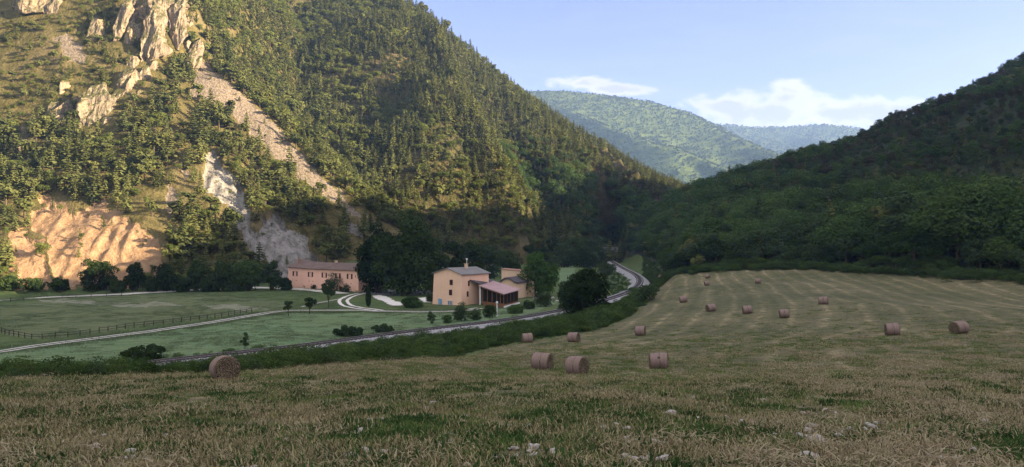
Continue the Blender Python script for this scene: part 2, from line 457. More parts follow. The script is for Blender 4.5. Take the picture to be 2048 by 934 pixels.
def mat_hill(name, grass1, grass2, brown=(0.20, 0.155, 0.085)):
    def fn(n, out):
        p = n.pos(); big = n.noise(p, 0.03, 5); mid = n.noise(p, 0.25, 5, 0.6); fine = n.noise(p, 1.1, 5, 0.65)
        vert = n.noise(n.mapping(p, (0.35, 0.35, 0.05)), 1.0, 6, 0.65)
        g = n.mix(n.ramp(mid, [(0.35, 0.0), (0.65, 1.0)]), grass1, grass2)
        g = n.mix(n.ramp(fine, [(0.5, 0.0), (0.68, 0.8)]), g, tuple(x * 0.35 for x in grass1))
        g = n.mix(n.ramp(big, [(0.5, 0.0), (0.7, 0.45)]), g, brown)
        sc = n.mix(n.ramp(fine, [(0.4, 0.0), (0.62, 1.0)]), (0.120, 0.098, 0.074), (0.250, 0.208, 0.165))
        clay = n.mix(n.ramp(vert, [(0.35, 0.0), (0.65, 1.0)]), (0.235, 0.145, 0.082), (0.365, 0.245, 0.145))
        wh = n.mix(n.ramp(vert, [(0.35, 0.0), (0.65, 1.0)]), (0.150, 0.143, 0.128), (0.33, 0.312, 0.285))
        wh = n.mix(n.ramp(n.noise(p, 0.55, 5, 0.7), [(0.54, 0.0), (0.64, 0.8)]), wh, (0.065, 0.068, 0.032)); sc = n.mix(n.ramp(n.noise(p, 0.4, 5, 0.7), [(0.56, 0.0), (0.66, 0.75)]), sc, (0.085, 0.078, 0.030)); jit = n.math('MULTIPLY', n.math('SUBTRACT', fine, 0.5), 1.1)
        def edge(a): return n.ramp(n.math('ADD', n.attr(a), jit), [(0.42, 0.0), (0.58, 1.0)])
        c = n.mix(edge('scree'), g, sc); c = n.mix(edge('clay'), c, clay); c = n.mix(edge('white'), c, wh)
        h = n.math('ADD', n.math('MULTIPLY', vert, 1.6), n.math('MULTIPLY', fine, 0.6))
        pbr(n, out, c, 0.95, n.bump(h, 0.9, 1.1), 0.1)
    return material(name, fn)


def fn_field(n, out):
    p = n.pos()
    big = n.noise(p, 0.06, 4); mid = n.noise(p, 0.6, 5, 0.6); fine = n.math('ADD', n.math('MULTIPLY', n.noise(p, 4.0, 5, 0.7), 0.5), n.math('MULTIPLY', n.noise(p, 13.0, 4, 0.7), 0.5))
    st = n.noise(n.mapping(p, (1.0, 5.5, 1.0), (0, 0, 0.35)), 2.0, 4, 0.65)
    sw = n.attr('swath')
    swn = n.math('ADD', sw, n.math('MULTIPLY', n.noise(p, 0.035, 3), 5.0))
    s1 = n.math('SINE', n.math('MULTIPLY', swn, 2 * math.pi / 4.6))
    s2 = n.math('SINE', n.math('MULTIPLY', swn, 2 * math.pi / 1.9))
    band = n.math('ADD', n.math('MULTIPLY', s1, 0.035), n.math('MULTIPLY', s2, 0.02))
    t = n.math('ADD', n.math('ADD', n.math('MULTIPLY', mid, 0.55), n.math('MULTIPLY', st, 0.45)), band)
    t = n.math('ADD', t, n.math('MULTIPLY', n.math('SUBTRACT', big, 0.5), 0.55))
    c = n.ramp(t, [(0.22, (0.050, 0.076, 0.028)), (0.42, (0.115, 0.132, 0.056)), (0.58, (0.215, 0.200, 0.105)), (0.80, (0.40, 0.34, 0.20))])
    c = n.mix(n.ramp(fine, [(0.45, 0.0), (0.58, 0.85)]), c, (0.048, 0.040, 0.026))
    thin = n.math('GREATER_THAN', n.ramp(s1, [(0.90, 0.0), (1.0, 1.0)]), 0.5)
    c = n.mix(n.ramp(n.math('ADD', n.noise(p, 0.9, 4, 0.6), n.math('MULTIPLY', fine, 0.3)), [(0.66, 0.0), (0.80, 0.6)]), c, (0.16, 0.125, 0.09))
    c = n.mix(n.math('MULTIPLY', n.math('MULTIPLY', n.ramp(s1, [(0.72, 0.0), (1.0, 0.55)]), n.ramp(big, [(0.35, 0.2), (0.6, 1.0)])), n.ramp(mid, [(0.40, 0.0), (0.6, 1.0)])), c, (0.40, 0.33, 0.20))
    pbr(n, out, c, 0.95, n.bump(n.math('ADD', fine, st), 0.8, 0.12), 0.1)


def fn_meadow(n, out):
    p = n.pos(); big = n.noise(p, 0.035, 4); mid = n.noise(p, 0.35, 5, 0.6); fine = n.noise(p, 2.2, 5, 0.7)
    st = n.noise(n.mapping(p, (0.12, 1.0, 1.0), (0, 0, -0.5)), 1.1, 4, 0.6)
    dark = n.mix(n.ramp(mid, [(0.35, 0.0), (0.65, 1.0)]), (0.048, 0.085, 0.030), (0.105, 0.145, 0.054))
    pale = n.mix(n.ramp(st, [(0.35, 0.0), (0.65, 1.0)]), (0.085, 0.152, 0.072), (0.19, 0.270, 0.142))
    c = n.mix(n.attr('pale'), dark, pale)
    pad = n.mix(n.ramp(st, [(0.4, 0.0), (0.65, 1.0)]), (0.070, 0.108, 0.046), (0.19, 0.20, 0.115))
    c = n.mix(n.attr('paddock'), c, pad)
    worn = n.ramp(n.math('ADD', n.attr('worn'), n.math('MULTIPLY', n.math('SUBTRACT', st, 0.5), 1.6)), [(0.45, 0.0), (0.95, 0.6)])
    c = n.mix(worn, c, (0.36, 0.34, 0.29))
    c = n.mix(n.ramp(fine, [(0.45, 0.0), (0.72, 0.7)]), c, (0.045, 0.075, 0.025))
    c = n.mix(n.ramp(big, [(0.4, 0.0), (0.7, 0.35)]), c, (0.15, 0.16, 0.07))
    pbr(n, out, c, 0.95, n.bump(n.math('ADD', fine, mid), 0.7, 0.2), 0.1)


M_field = material('stubble_ground', fn_field)
M_meadow = material('meadow_grass', fn_meadow)
M_rocky = mat_hill('rocky_slope', (0.070, 0.066, 0.022), (0.150, 0.125, 0.050))
M_spur = mat_hill('forest_floor_mountain', (0.05, 0.05, 0.02), (0.09, 0.08, 0.035))
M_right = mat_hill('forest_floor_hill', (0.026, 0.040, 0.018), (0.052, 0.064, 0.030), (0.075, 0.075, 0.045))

# ------------------------------------------------------------------ terrain: one polar sheet, cut into the pieces one would name
az = np.concatenate([np.arange(-180, -46, 4.0), np.arange(-46, -36, 0.4), np.arange(-36, 36.001, 0.085), np.arange(36.4, 48, 0.4), np.arange(48, 180.1, 3.0)])
rr = [3.0]
while rr[-1] < 1250:
    r = rr[-1]; rr.append(r * (1.018 if r < 30 else 1.0085 if r < 250 else 1.0048 if r < 480 else 1.008))
rr = np.array([0.0] + rr)
AZ, RR = np.meshgrid(np.radians(az), rr)
TX, TY = RR * np.sin(AZ), RR * np.cos(AZ)
TZ = H(TX, TY)
nr, na = TX.shape
PX, PY = proj(TX, TY, TZ)
infront = TY > 5
m_scree = mask_polys(PX, PY, SCREE, 6, 1) & infront & in_poly(MPOLY, TX, TY)
m_clay = mask_polys(PX, PY, CLAY, 16, 2) & infront & (TY < 420)
m_white = mask_polys(PX, PY, WHITE, 7, 3) & infront & (TY < 420)
# eroded relief where the slope is bare
er = (np.abs(vnoise(TX / 5.0 + TY / 30, TY / 22, seed=77)) * 2.2 + fbm(TX / 4, TY / 4, seed=78, oct=3) * 0.8)
TZ = TZ - m_clay * er * 0.65 - m_white * (er * 1.1 + 1.8) - m_scree * 0.5
PAD_PX = [(0, 612), (60, 603), (120, 597), (250, 592), (390, 588), (520, 598), (600, 610), (560, 620), (506, 624), (353, 645), (216, 663), (110, 677), (74, 679), (0, 667)]
PALE_PX = [(-100, 725), (0, 707), (230, 676), (420, 650), (514, 634), (579, 625), (760, 626), (900, 626), (1010, 618), (1130, 600), (1000, 650), (700, 672), (500, 700), (300, 730), (0, 760), (-100, 765)]
WORN_PX = [[(64, 597), (125, 599), (200, 603), (330, 606), (380, 613), (250, 614), (150, 607), (90, 603)], [(400, 607), (470, 610), (540, 617), (500, 622), (440, 620)]]
FARM_PX = [(1110, 560), (1128, 528), (1160, 525), (1130, 575)]
m_pad = mask_polys(PX, PY, [PAD_PX], 2, 5) & infront
m_pale = mask_polys(PX, PY, [PALE_PX, FARM_PX], 2, 6) & infront
m_worn = mask_polys(PX, PY, WORN_PX, 3, 7) & infront
swath = pl_dist(TX, TY, EDGE)[0]
V = np.stack([TX, TY, TZ], -1).reshape(-1, 3)
ii = np.arange(nr * na).reshape(nr, na)
Fq = np.stack([ii[:-1, :-1], ii[:-1, 1:], ii[1:, 1:], ii[1:, :-1]], -1).reshape(-1, 4)[:, ::-1]
fx = V[Fq, 0].mean(1); fy = V[Fq, 1].mean(1); fz = V[Fq, 2].mean(1)
reg = np.zeros(len(Fq), int)                                   # 0 meadow
r_s2 = (fy > 330) & (fx < 400) & (np.where((fy > 330) & (fx < 400), spur(fx, fy), -200) > rbf(fx, fy))
reg[in_poly(MPOLY, fx, fy)] = 2
reg[r_s2] = 3
reg[in_poly(RPOLY, fx, fy) & ~r_s2] = 4
reg[(reg == 0) & (fx > 95) & (fy < 320) & (fy > -300)] = 4
reg[in_poly(FPOLY, fx, fy)] = 1
ATT = {'swath': swath, 'scree': m_scree, 'clay': m_clay, 'white': m_white, 'paddock': m_pad, 'pale': m_pale, 'worn': m_worn}
for k, (nm, mt, lab, cat, at) in enumerate([
        ('meadow', M_meadow, 'green mown meadow on the valley floor around the farmhouses', 'meadow', ('paddock', 'pale', 'worn')),
        ('hay_field', M_field, 'sloping cut hay field with straw swaths and round bales', 'field', ('swath',)),
        ('rocky_mountainside', M_rocky, 'sunlit steep mountainside with scree, clay and bare white rock', 'mountainside', ('scree', 'clay', 'white')),
        ('forested_mountainside', M_spur, 'tall forested mountain spur falling to the right behind the houses', 'mountainside', ('scree', 'clay', 'white')),
        ('wooded_hillside', M_right, 'shaded wooded hillside rising on the right beyond the hay field', 'hillside', ('scree', 'clay', 'white'))]):
    f = Fq[reg == k]; u, inv = np.unique(f.ravel(), return_inverse=True)
    me = np_mesh(nm, V[u], inv.reshape(-1, 4), [mt], smooth=True, attrs={a: ATT[a].ravel()[u].astype(np.float32) for a in at})
    tag(link_mesh(nm, me), lab, cat, kind='structure')


# ------------------------------------------------------------------ far hills
def far_hill(name, ridge_px, d0, slope, label, seed, span):
    px = np.array([r[0] for r in ridge_px], float); py = np.array([r[1] for r in ridge_px], float)
    xs = np.linspace(px[0], px[-1], 260); t = np.linspace(-0.25, 1, 90)
    X0, T = np.meshgrid(xs, t)
    yr = np.interp(X0, px, py)
    zr = CZ + (467 - yr) / F * d0
    y = d0 - T * span; x = (X0 - 1024) / F * d0 + T * span * 0.42
    rib = np.abs(vnoise((x - (d0 - y) * 0.42) / 230, T * 1.6, seed=seed)) * 2 - 0.6
    z = zr - slope * np.abs(T) * span + sstep(0.02, 0.3, np.abs(T)) * (-rib * 90 + fbm(x / 70, y / 70, seed=seed + 3, oct=3) * 9)
    Vh = np.stack([x, y, z], -1).reshape(-1, 3); n0, n1 = x.shape; ii = np.arange(n0 * n1).reshape(n0, n1)
    fq = np.stack([ii[:-1, :-1], ii[:-1, 1:], ii[1:, 1:], ii[1:, :-1]], -1).reshape(-1, 4)[:, ::-1]
    me = np_mesh(name, Vh, fq, [M_far], smooth=True)
    tag(link_mesh(name, me), label, 'hill', kind='structure')
    return x, y, z


def fn_far(n, out):
    p = n.pos(); a = n.noise(p, 0.02, 5, 0.6); b = n.noise(p, 0.09, 4, 0.7)
    c = n.mix(n.ramp(a, [(0.35, 0.0), (0.65, 1.0)]), (0.05, 0.075, 0.022), (0.10, 0.135, 0.040))
    pbr(n, out, c, 1.0, n.bump(b, 1.0, 8.0), 0.0)
M_far = material('far_forest_floor', fn_far)
FH1 = far_hill('far_hill', [(700, 120), (900, 165), (1040, 181), (1120, 180), (1200, 188), (1290, 200), (1370, 221), (1440, 253), (1500, 288), (1560, 318), (1640, 345), (1760, 390), (1900, 430)], 3000, 0.55,
               'hazy forested hill closing the valley behind the dark spur', 61, 2100)
FH2 = far_hill('far_ridge', [(1100, 262), (1300, 258), (1400, 250), (1450, 249), (1500, 254), (1560, 254), (1600, 252), (1650, 249), (1700, 254), (1740, 262), (1820, 275), (1950, 300), (2100, 330)], 4600, 0.42,
               'palest blue ridge farthest away under the cloud bank', 73, 2200)

# ------------------------------------------------------------------ foliage materials
def mat_leaf(name, dark, light, trans=0.25, warm=(0.16, 0.13, 0.035), wamt=0.25):
    def fn(n, out):
        oi = n.n.new('ShaderNodeObjectInfo').outputs['Random']
        isl = n.n.new('ShaderNodeNewGeometry').outputs['Random Per Island']
        clump = n.noise(n.objco(), 5.0, 2)
        f = n.math('ADD', n.math('MULTIPLY', oi, 0.55), n.math('ADD', n.math('MULTIPLY', isl, 0.30), n.math('MULTIPLY', clump, 0.35)))
        c = n.mix(n.ramp(f, [(0.20, 0.0), (0.95, 1.0)]), dark, light)
        wf = n.ramp(n.math('FRACT', n.math('MULTIPLY', oi, 7.31)), [(0.55, 0.0), (1.0, wamt)])
        c = n.mix(wf, c, warm)
        d = n.new('ShaderNodeBsdfDiffuse', Color=c, Roughness=0.5)
        tr = n.new('ShaderNodeBsdfTranslucent', Color=n.mix(0.5, c, light))
        m = n.new('ShaderNodeMixShader', Fac=trans)
        n.l.new(d.outputs[0], m.inputs[1]); n.l.new(tr.outputs[0], m.inputs[2]); n.l.new(m.outputs[0], out.inputs['Surface'])
    return material(name, fn)


M_pine = mat_leaf('pine_needles', (0.040, 0.056, 0.022), (0.160, 0.178, 0.062), 0.18, (0.16, 0.14, 0.04), 0.2)
M_broad = mat_leaf('broad_leaves', (0.070, 0.096, 0.026), (0.165, 0.195, 0.056), 0.22, (0.17, 0.15, 0.04), 0.2)
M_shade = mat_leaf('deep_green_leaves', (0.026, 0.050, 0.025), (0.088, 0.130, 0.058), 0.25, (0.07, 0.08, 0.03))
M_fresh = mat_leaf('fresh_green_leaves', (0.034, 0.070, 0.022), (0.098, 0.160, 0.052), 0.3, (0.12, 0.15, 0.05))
M_scrub = mat_leaf('grey_scrub_leaves', (0.045, 0.050, 0.030), (0.105, 0.105, 0.060), 0.2)
M_bark = simple('bark', (0.085, 0.065, 0.048), 0.95, 0.3, 4.0, 0.6)
M_under = mat_leaf('undergrowth_leaves', (0.026, 0.050, 0.016), (0.095, 0.150, 0.044), 0.3, (0.15, 0.16, 0.05))


def quads_from(c, nrm, size, aspect, r, bend=0.25):
    """diamond leaf clumps: centres (n,3), normals (n,3)"""
    n = len(c)
    nrm = nrm / np.maximum(np.linalg.norm(nrm, axis=1, keepdims=True), 1e-6)
    up = r.normal(size=(n, 3)); a = np.cross(nrm, up); a /= np.maximum(np.linalg.norm(a, axis=1, keepdims=True), 1e-6); b = np.cross(nrm, a)
    s = size[:, None] if np.ndim(size) else np.full((n, 1), size)
    asp = aspect
    v = np.stack([c - a * s, c - b * s * asp + nrm * s * bend, c + a * s, c + b * s * asp + nrm * s * bend * r.uniform(-1, 1, (n, 1))], 1)
    return v.reshape(-1, 3)


def qfaces(nq, base=0):
    return (np.arange(nq * 4).reshape(-1, 4) + base)


def crown_points(r, n, lobes, squash=0.85):
    """points over the shells of a set of lobes (cx,cy,cz,rad)"""
    lob = np.array(lobes); w = lob[:, 3] ** 2; k = r.choice(len(lob), n, p=w / w.sum())
    d = r.normal(size=(n, 3)); d /= np.linalg.norm(d, axis=1, keepdims=True)
    d[:, 2] = np.where((d[:, 2] < -0.35) & (r.random(n) < 0.6), -d[:, 2], d[:, 2])
    rad = lob[k, 3] * (r.uniform(0.35, 1.0, n) ** 0.45) * r.uniform(0.88, 1.12, n)
    c = lob[k, :3] + d * rad[:, None] * np.array([1, 1, squash])
    return c, d


def make_lobes(r, n, cx, cy, cz, rx, ry, rz, lr):
    L = []
    for i in range(n):
        d = r.normal(size=3); d /= np.linalg.norm(d); t = r.uniform(0.35, 0.85)
        s = lr * r.uniform(0.7, 1.25)
        L.append((cx + d[0] * rx * t, cy + d[1] * ry * t, cz + d[2] * rz * t, s))
    return L


def broadleaf_mesh(seed, n, leaf, mat_l, w=0.42, name='broadleaf_tree', trunk=True, low=0.12, lobes=11):
    """unit-height broadleaf tree"""
    r = np.random.default_rng(seed)
    cz = (1 + low) / 2; rz = (1 - low) / 2
    L = make_lobes(r, lobes, 0, 0, cz, w * 0.9, w * 0.9, rz * 0.85, w * 0.45)
    c, d = crown_points(r, n, L)
    c[:, 2] = np.clip(c[:, 2], 0.03, 1.05)
    v = quads_from(c, d + r.normal(size=d.shape) * 0.38 + np.array([0, 0, 0.25]), r.uniform(0.6, 1.25, n) * leaf, 0.62, r)
    f = qfaces(n); mi = np.zeros(n, int)
    if trunk:
        mb = MB(); mb.tube([(0, 0, -0.05), (0.01, 0, 0.25), (0.02, 0.01, 0.6)], [0.03, 0.022, 0.01], 5, cap=False)
        tv = np.array(mb.v); tf = np.array(mb.f) + len(v); v = np.concatenate([v, tv]); f = np.concatenate([f, tf]); mi = np.concatenate([mi, np.ones(len(tf), int)])
    return np_mesh(name, v, f, [mat_l, M_bark], mi)


def conifer_mesh(seed, mat_l, w=0.2, name='pine_tree', levels=11, ragged=0.25, start=0.12):
    r = np.random.default_rng(seed); c = []; nn = []; sz = []
    for i in range(levels):
        z = start + (1 - start) * (i / levels) ** 0.92
        rad = w * ((1 - z) / (1 - start)) ** 0.75 * r.uniform(1 - ragged, 1 + ragged) + 0.012
        nb = int(r.integers(6, 9)); o = r.uniform(0, 6.28)
        for b in range(nb):
            a = o + b * 6.283 / nb + r.uniform(-.3, .3); rb = rad * r.uniform(0.6, 1.2)
            for t in (0.30, 0.62, 0.95):
                q = rb * t
                c.append((q * math.cos(a), q * math.sin(a), z - q * 0.32 + r.uniform(-.012, .012)))
                nn.append((0.55 * math.cos(a) + r.normal() * .45, 0.55 * math.sin(a) + r.normal() * .45, 0.8))
                sz.append(0.047 * r.uniform(0.75, 1.4) * (0.6 + 0.9 * (1 - z)))
    c.append((0, 0, 0.99)); nn.append((1, 0, 0.1)); sz.append(0.03); c.append((0, 0, 0.985)); nn.append((0, 1, 0.1)); sz.append(0.03)
    c = np.array(c); v = quads_from(c, np.array(nn), np.array(sz), 0.6, r, 0.15); nq = len(c)
    mb = MB(); mb.tube([(0, 0, -0.06), (0, 0, 0.5), (0, 0, 0.96)], [0.02, 0.013, 0.004], 5, cap=False)
    tf = np.array(mb.f) + len(v)
    return np_mesh(name, np.concatenate([v, np.array(mb.v)]), np.concatenate([qfaces(nq), tf]), [mat_l, M_bark], np.concatenate([np.zeros(nq, int), np.ones(len(tf), int)]))


def protos(name, meshes, oname):
    c = bpy.data.collections.new(name); obs = []
    for i, me in enumerate(meshes):
        o = bpy.data.objects.new(f'{name}_{i:02d}', me); c.objects.link(o); obs.append(o)
    return c, obs


PINES, PINE_OBS = protos('pine_kinds', [conifer_mesh(100 + i, M_pine, w=(0.17, 0.21, 0.25, 0.22)[i], ragged=0.35) for i in range(4)] + [broadleaf_mesh(150 + i, 300, 0.062, M_pine, w=(0.24, 0.30, 0.27)[i], name='pine_tree', low=(0.05, 0.22, 0.12)[i], lobes=9) for i in range(2)], 'pine_tree')
BROADS, BROAD_OBS = protos('broadleaf_kinds', [broadleaf_mesh(200 + i, 1000, 0.040, M_broad, w=(0.36, 0.42, 0.48, 0.33, 0.4)[i]) for i in range(5)], 'broadleaf_tree')
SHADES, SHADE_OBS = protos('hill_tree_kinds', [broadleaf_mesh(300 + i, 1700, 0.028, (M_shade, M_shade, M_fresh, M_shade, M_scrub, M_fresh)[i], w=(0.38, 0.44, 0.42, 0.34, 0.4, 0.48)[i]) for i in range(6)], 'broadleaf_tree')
M_farleaf = mat_leaf('far_leaves', (0.034, 0.056, 0.018), (0.092, 0.120, 0.038), 0.2, (0.12, 0.12, 0.04), 0.15)
FARS, FAR_OBS = protos('far_tree_kinds', [broadleaf_mesh(400 + i, 60, 0.17, M_farleaf, w=0.36, trunk=False, lobes=6) for i in range(3)] + [conifer_mesh(450, M_pine, w=0.22, levels=5)], 'tree')
BUSHES, BUSH_OBS = protos('bush_kinds', [broadleaf_mesh(500 + i, 800, 0.045, (M_under, M_under, M_fresh, M_shade, M_under)[i], w=(0.6, 0.75, 0.55, 0.7, 0.9)[i], low=-0.1, trunk=False, lobes=9) for i in range(5)], 'bush')


def gn_scatter(name, pts, rot, scl, idx, coll, label, cat, kind='stuff', group=None):
    """one object of many instances picked from a collection of kinds"""
    me = bpy.data.meshes.new(name); pts = np.asarray(pts, np.float32)
    me.vertices.add(len(pts)); me.vertices.foreach_set('co', pts.ravel())
    scl = np.asarray(scl, np.float32)
    if scl.ndim == 1: scl = np.repeat(scl[:, None], 3, 1)
    for an, av in (('rot', np.asarray(rot, np.float32)), ('scl', scl)):
        a = me.attributes.new(an, 'FLOAT_VECTOR', 'POINT'); a.data.foreach_set('vector', av.ravel())
    a = me.attributes.new('kind_index', 'INT', 'POINT'); a.data.foreach_set('value', np.asarray(idx, np.int32))
    o = link_mesh(name, me)
    ng = bpy.data.node_groups.new(name + '_nodes', 'GeometryNodeTree')
    ng.interface.new_socket('Geometry', in_out='INPUT', socket_type='NodeSocketGeometry')
    ng.interface.new_socket('Geometry', in_out='OUTPUT', socket_type='NodeSocketGeometry')
    gi = ng.nodes.new('NodeGroupInput'); go = ng.nodes.new('NodeGroupOutput')
    ci = ng.nodes.new('GeometryNodeCollectionInfo'); ci.inputs['Collection'].default_value = coll
    ci.inputs['Separate Children'].default_value = True; ci.inputs['Reset Children'].default_value = True
    ip = ng.nodes.new('GeometryNodeInstanceOnPoints'); ip.inputs['Pick Instance'].default_value = True
    def na(nm, dt):
        n = ng.nodes.new('GeometryNodeInputNamedAttribute'); n.data_type = dt; n.inputs['Name'].default_value = nm; return n.outputs[0]
    L = ng.links.new
    L(gi.outputs[0], ip.inputs['Points']); L(ci.outputs[0], ip.inputs['Instance']); L(na('kind_index', 'INT'), ip.inputs['Instance Index'])
    e2r = ng.nodes.new('FunctionNodeEulerToRotation'); L(na('rot', 'FLOAT_VECTOR'), e2r.inputs[0]); L(e2r.outputs[0], ip.inputs['Rotation'])
    L(na('scl', 'FLOAT_VECTOR'), ip.inputs['Scale']); L(ip.outputs[0], go.inputs[0])
    md = o.modifiers.new('scatter', 'NODES'); md.node_group = ng
    return tag(o, label, cat, group, kind)


def visible(X, Y, Z, h):
    """which trees the camera can see: in frame and clear of the ground in between"""
    px, pt = proj(X, Y, Z + h); _, pb = proj(X, Y, Z)
    ok = (px > -20) & (px < 2068) & (pt < 930) & (pb > 0)
    out = np.zeros(len(X), bool); k = np.nonzero(ok)[0]
    t = np.linspace(0.15, 0.97, 44)
    for s in range(0, len(k), 3000):
        q = k[s:s + 3000]
        sx = X[q, None] * t; sy = Y[q, None] * t; sz = CZ + (Z[q, None] + h[q, None] * 0.8 - CZ) * t
        out[q] = (H(sx, sy, False) < sz + 0.3).all(1)
    return out, np.abs(pb - pt)


def individuals(name, X, Y, Z, h, wf, idx, rz, sel, obs, label, cat, group):
    for i in np.nonzero(sel)[0]:
        o = obs[idx[i]].copy(); o.name = name; COL.objects.link(o)
        o.location = (X[i], Y[i], Z[i]); o.rotation_euler = (0, 0, rz[i]); o.scale = (h[i] * wf[i], h[i] * wf[i], h[i])
        tag(o, label, cat, group)


def forest(poly_px_or_xy, n, seed, spacing):
    r = np.random.default_rng(seed); p = np.array(poly_px_or_xy)
    x = r.uniform(p[:, 0].min(), p[:, 0].max(), n); y = r.uniform(p[:, 1].min(), p[:, 1].max(), n)
    m = in_poly(poly_px_or_xy, x, y); x, y = x[m], y[m]
    # thin out to a spacing with a hash grid
    cell = {}; keep = []
    for i in range(len(x)):
        k = (int(x[i] // spacing), int(y[i] // spacing)); ok = True
        for a in (-1, 0, 1):
            for b in (-1, 0, 1):
                for j in cell.get((k[0] + a, k[1] + b), ()):
                    if (x[i] - x[j]) ** 2 + (y[i] - y[j]) ** 2 < spacing ** 2: ok = False; break
                if not ok: break
            if not ok: break
        if ok: cell.setdefault(k, []).append(i); keep.append(i)
    keep = np.array(keep); return x[keep], y[keep], r


# ---- trees on the near rocky mountain
x, y, r = forest([p for p in MFOOT[1:8]] + [(-60, 335), (-50, 360), (-70, 420), (-140, 500), (-260, 540), (-420, 520), (-420, 240)], 70000, 1, 2.5)
z = H(x, y); px, py = proj(x, y, z)
bare = mask_polys(px, py, SCREE + CLAY + WHITE, 5, 1)
wh_ = mask_polys(px, py, WHITE, 5, 1) | mask_polys(px, py - 16, WHITE, 5, 1) | mask_polys(px, py - 30, WHITE, 5, 1)
sc_ = mask_polys(px, py - 14, SCREE[:1], 5, 1) | mask_polys(px, py - 26, SCREE[:1], 5, 1)
dn = fbm(px / 60, py / 60, seed=91, oct=3)
prob = np.where(bare, 0.13, 0.80 + 0.45 * dn); prob = np.where(wh_, 0.05, prob); prob = np.where(sc_ & ~bare, 0.3, prob)
upper = (py < 250) & (px < 300); prob = np.where(upper, prob * 0.92, prob)
prob = np.where((px > 290) & (px < 420) & (py > 340) & (py < 480), prob * 0.45, prob)
prob = np.where((py > 395) & (px < 340), prob * 0.35, prob)
CRAGS = [(251, 45, 26, 128, 429), (314, 70, 50, 160, 425), (360, 55, 38, 125, 424), (257, 163, 52, 74, 388), (193, 222, 84, 96, 366), (123, 235, 26, 34, 364), (80, 8, 140, 46, 426), (48, 282, 26, 44, 349), (395, 130, 22, 40, 414), (315, 20, 120, 60, 434)]
for (cx, cyy, cw_, ch_, _d) in CRAGS:
    prob = np.where((np.abs(px - cx) < cw_ * 0.5) & (py - cyy > -ch_ * 0.45) & (py - cyy < ch_ * 0.62), prob * 0.10, prob)
k = r.random(len(x)) < prob; x, y, z, px, py, bare, upper = (a[k] for a in (x, y, z, px, py, bare, upper))
n = len(x)
ispine = r.random(n) < np.where(upper, 0.35, 0.72) * np.where(px > 420, 1.05, 1.0)
h = np.where(ispine, r.uniform(6.0, 11.5, n), r.uniform(2.6, 6.2, n)) * np.where(upper, 0.6, 1.0) * np.where(bare, 0.35, 1.0)
wf = r.uniform(1.05, 1.5, n); rz = r.uniform(0, 6.28, n); idx = np.where(ispine, r.integers(0, 6, n), r.integers(0, 5, n))
vis, ph = visible(x, y, z, h)
M1 = dict(x=x, y=y, z=z, h=h, wf=wf, rz=rz, idx=idx, pine=ispine, vis=vis, ph=ph)

# ---- trees on the long spur
x, y, r = forest([(-90, 335), (-50, 335), (-10, 390), (60, 470), (110, 560), (290, 840), (300, 960), (200, 930), (60, 760), (-60, 690), (-300, 660), (-300, 470), (-150, 440)], 130000, 2, 3.0)
s2 = spur(x, y); z = H(x, y)
k = (s2 > rbf(x, y) - 8) | (y > 400); x, y, z, s2 = x[k], y[k], z[k], s2[k]
px, py = proj(x, y, z); bare = mask_polys(px, py, SCREE, 4, 1); k = ~bare | (y > 430); x, y, z, px, py = (a[k] for a in (x, y, z, px, py))
n = len(x); dn = fbm(x / 40, y / 40, seed=95, oct=3)
ispine = r.random(n) < np.clip(0.68 + 0.6 * dn + (px - 700) / 1000, 0.2, 0.97)
h = np.where(ispine, r.uniform(5.5, 12.5, n), r.uniform(4.0, 9.0, n)) * (1 + 0.25 * dn)
wf = np.where(ispine, r.uniform(0.85, 1.2, n), r.uniform(1.05, 1.5, n)); rz = r.uniform(0, 6.28, n); idx = np.where(ispine, np.where(r.random(n) < 0.12, r.integers(4, 6, n), r.integers(0, 4, n)), r.integers(0, 5, n))
vis, ph = visible(x, y, z, h)
S2 = dict(x=x, y=y, z=z, h=h, wf=wf, rz=rz, idx=idx, pine=ispine, vis=vis, ph=ph)

# ---- trees on the right hill and round its nose by the tunnel
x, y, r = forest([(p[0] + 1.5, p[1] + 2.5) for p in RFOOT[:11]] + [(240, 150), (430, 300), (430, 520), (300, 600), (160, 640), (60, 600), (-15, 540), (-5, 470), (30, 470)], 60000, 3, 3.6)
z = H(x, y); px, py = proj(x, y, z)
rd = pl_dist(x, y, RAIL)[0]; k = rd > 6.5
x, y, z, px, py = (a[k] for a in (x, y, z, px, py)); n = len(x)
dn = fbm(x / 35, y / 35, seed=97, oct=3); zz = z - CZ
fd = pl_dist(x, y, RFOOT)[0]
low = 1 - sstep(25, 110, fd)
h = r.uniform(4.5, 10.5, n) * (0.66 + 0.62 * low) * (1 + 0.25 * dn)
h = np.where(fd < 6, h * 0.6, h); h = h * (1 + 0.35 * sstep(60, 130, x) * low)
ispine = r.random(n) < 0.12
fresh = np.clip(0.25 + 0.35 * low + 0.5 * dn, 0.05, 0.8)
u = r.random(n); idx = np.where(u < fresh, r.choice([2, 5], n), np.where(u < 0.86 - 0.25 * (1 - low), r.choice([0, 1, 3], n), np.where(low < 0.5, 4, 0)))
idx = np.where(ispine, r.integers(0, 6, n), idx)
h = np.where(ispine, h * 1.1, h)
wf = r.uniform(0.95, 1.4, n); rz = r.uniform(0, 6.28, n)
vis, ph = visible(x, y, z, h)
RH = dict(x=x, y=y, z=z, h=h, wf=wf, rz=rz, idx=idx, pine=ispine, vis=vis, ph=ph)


def top(cands, k):
    """marks the k that show largest over several sets of candidates"""
    sc = np.concatenate([np.where(m, S['ph'], -1) for S, m in cands]); t = np.sort(sc)[::-1][min(k, len(sc) - 1)]; t = max(t, 0.01)
    return [m & (S['ph'] > t) for S, m in cands]


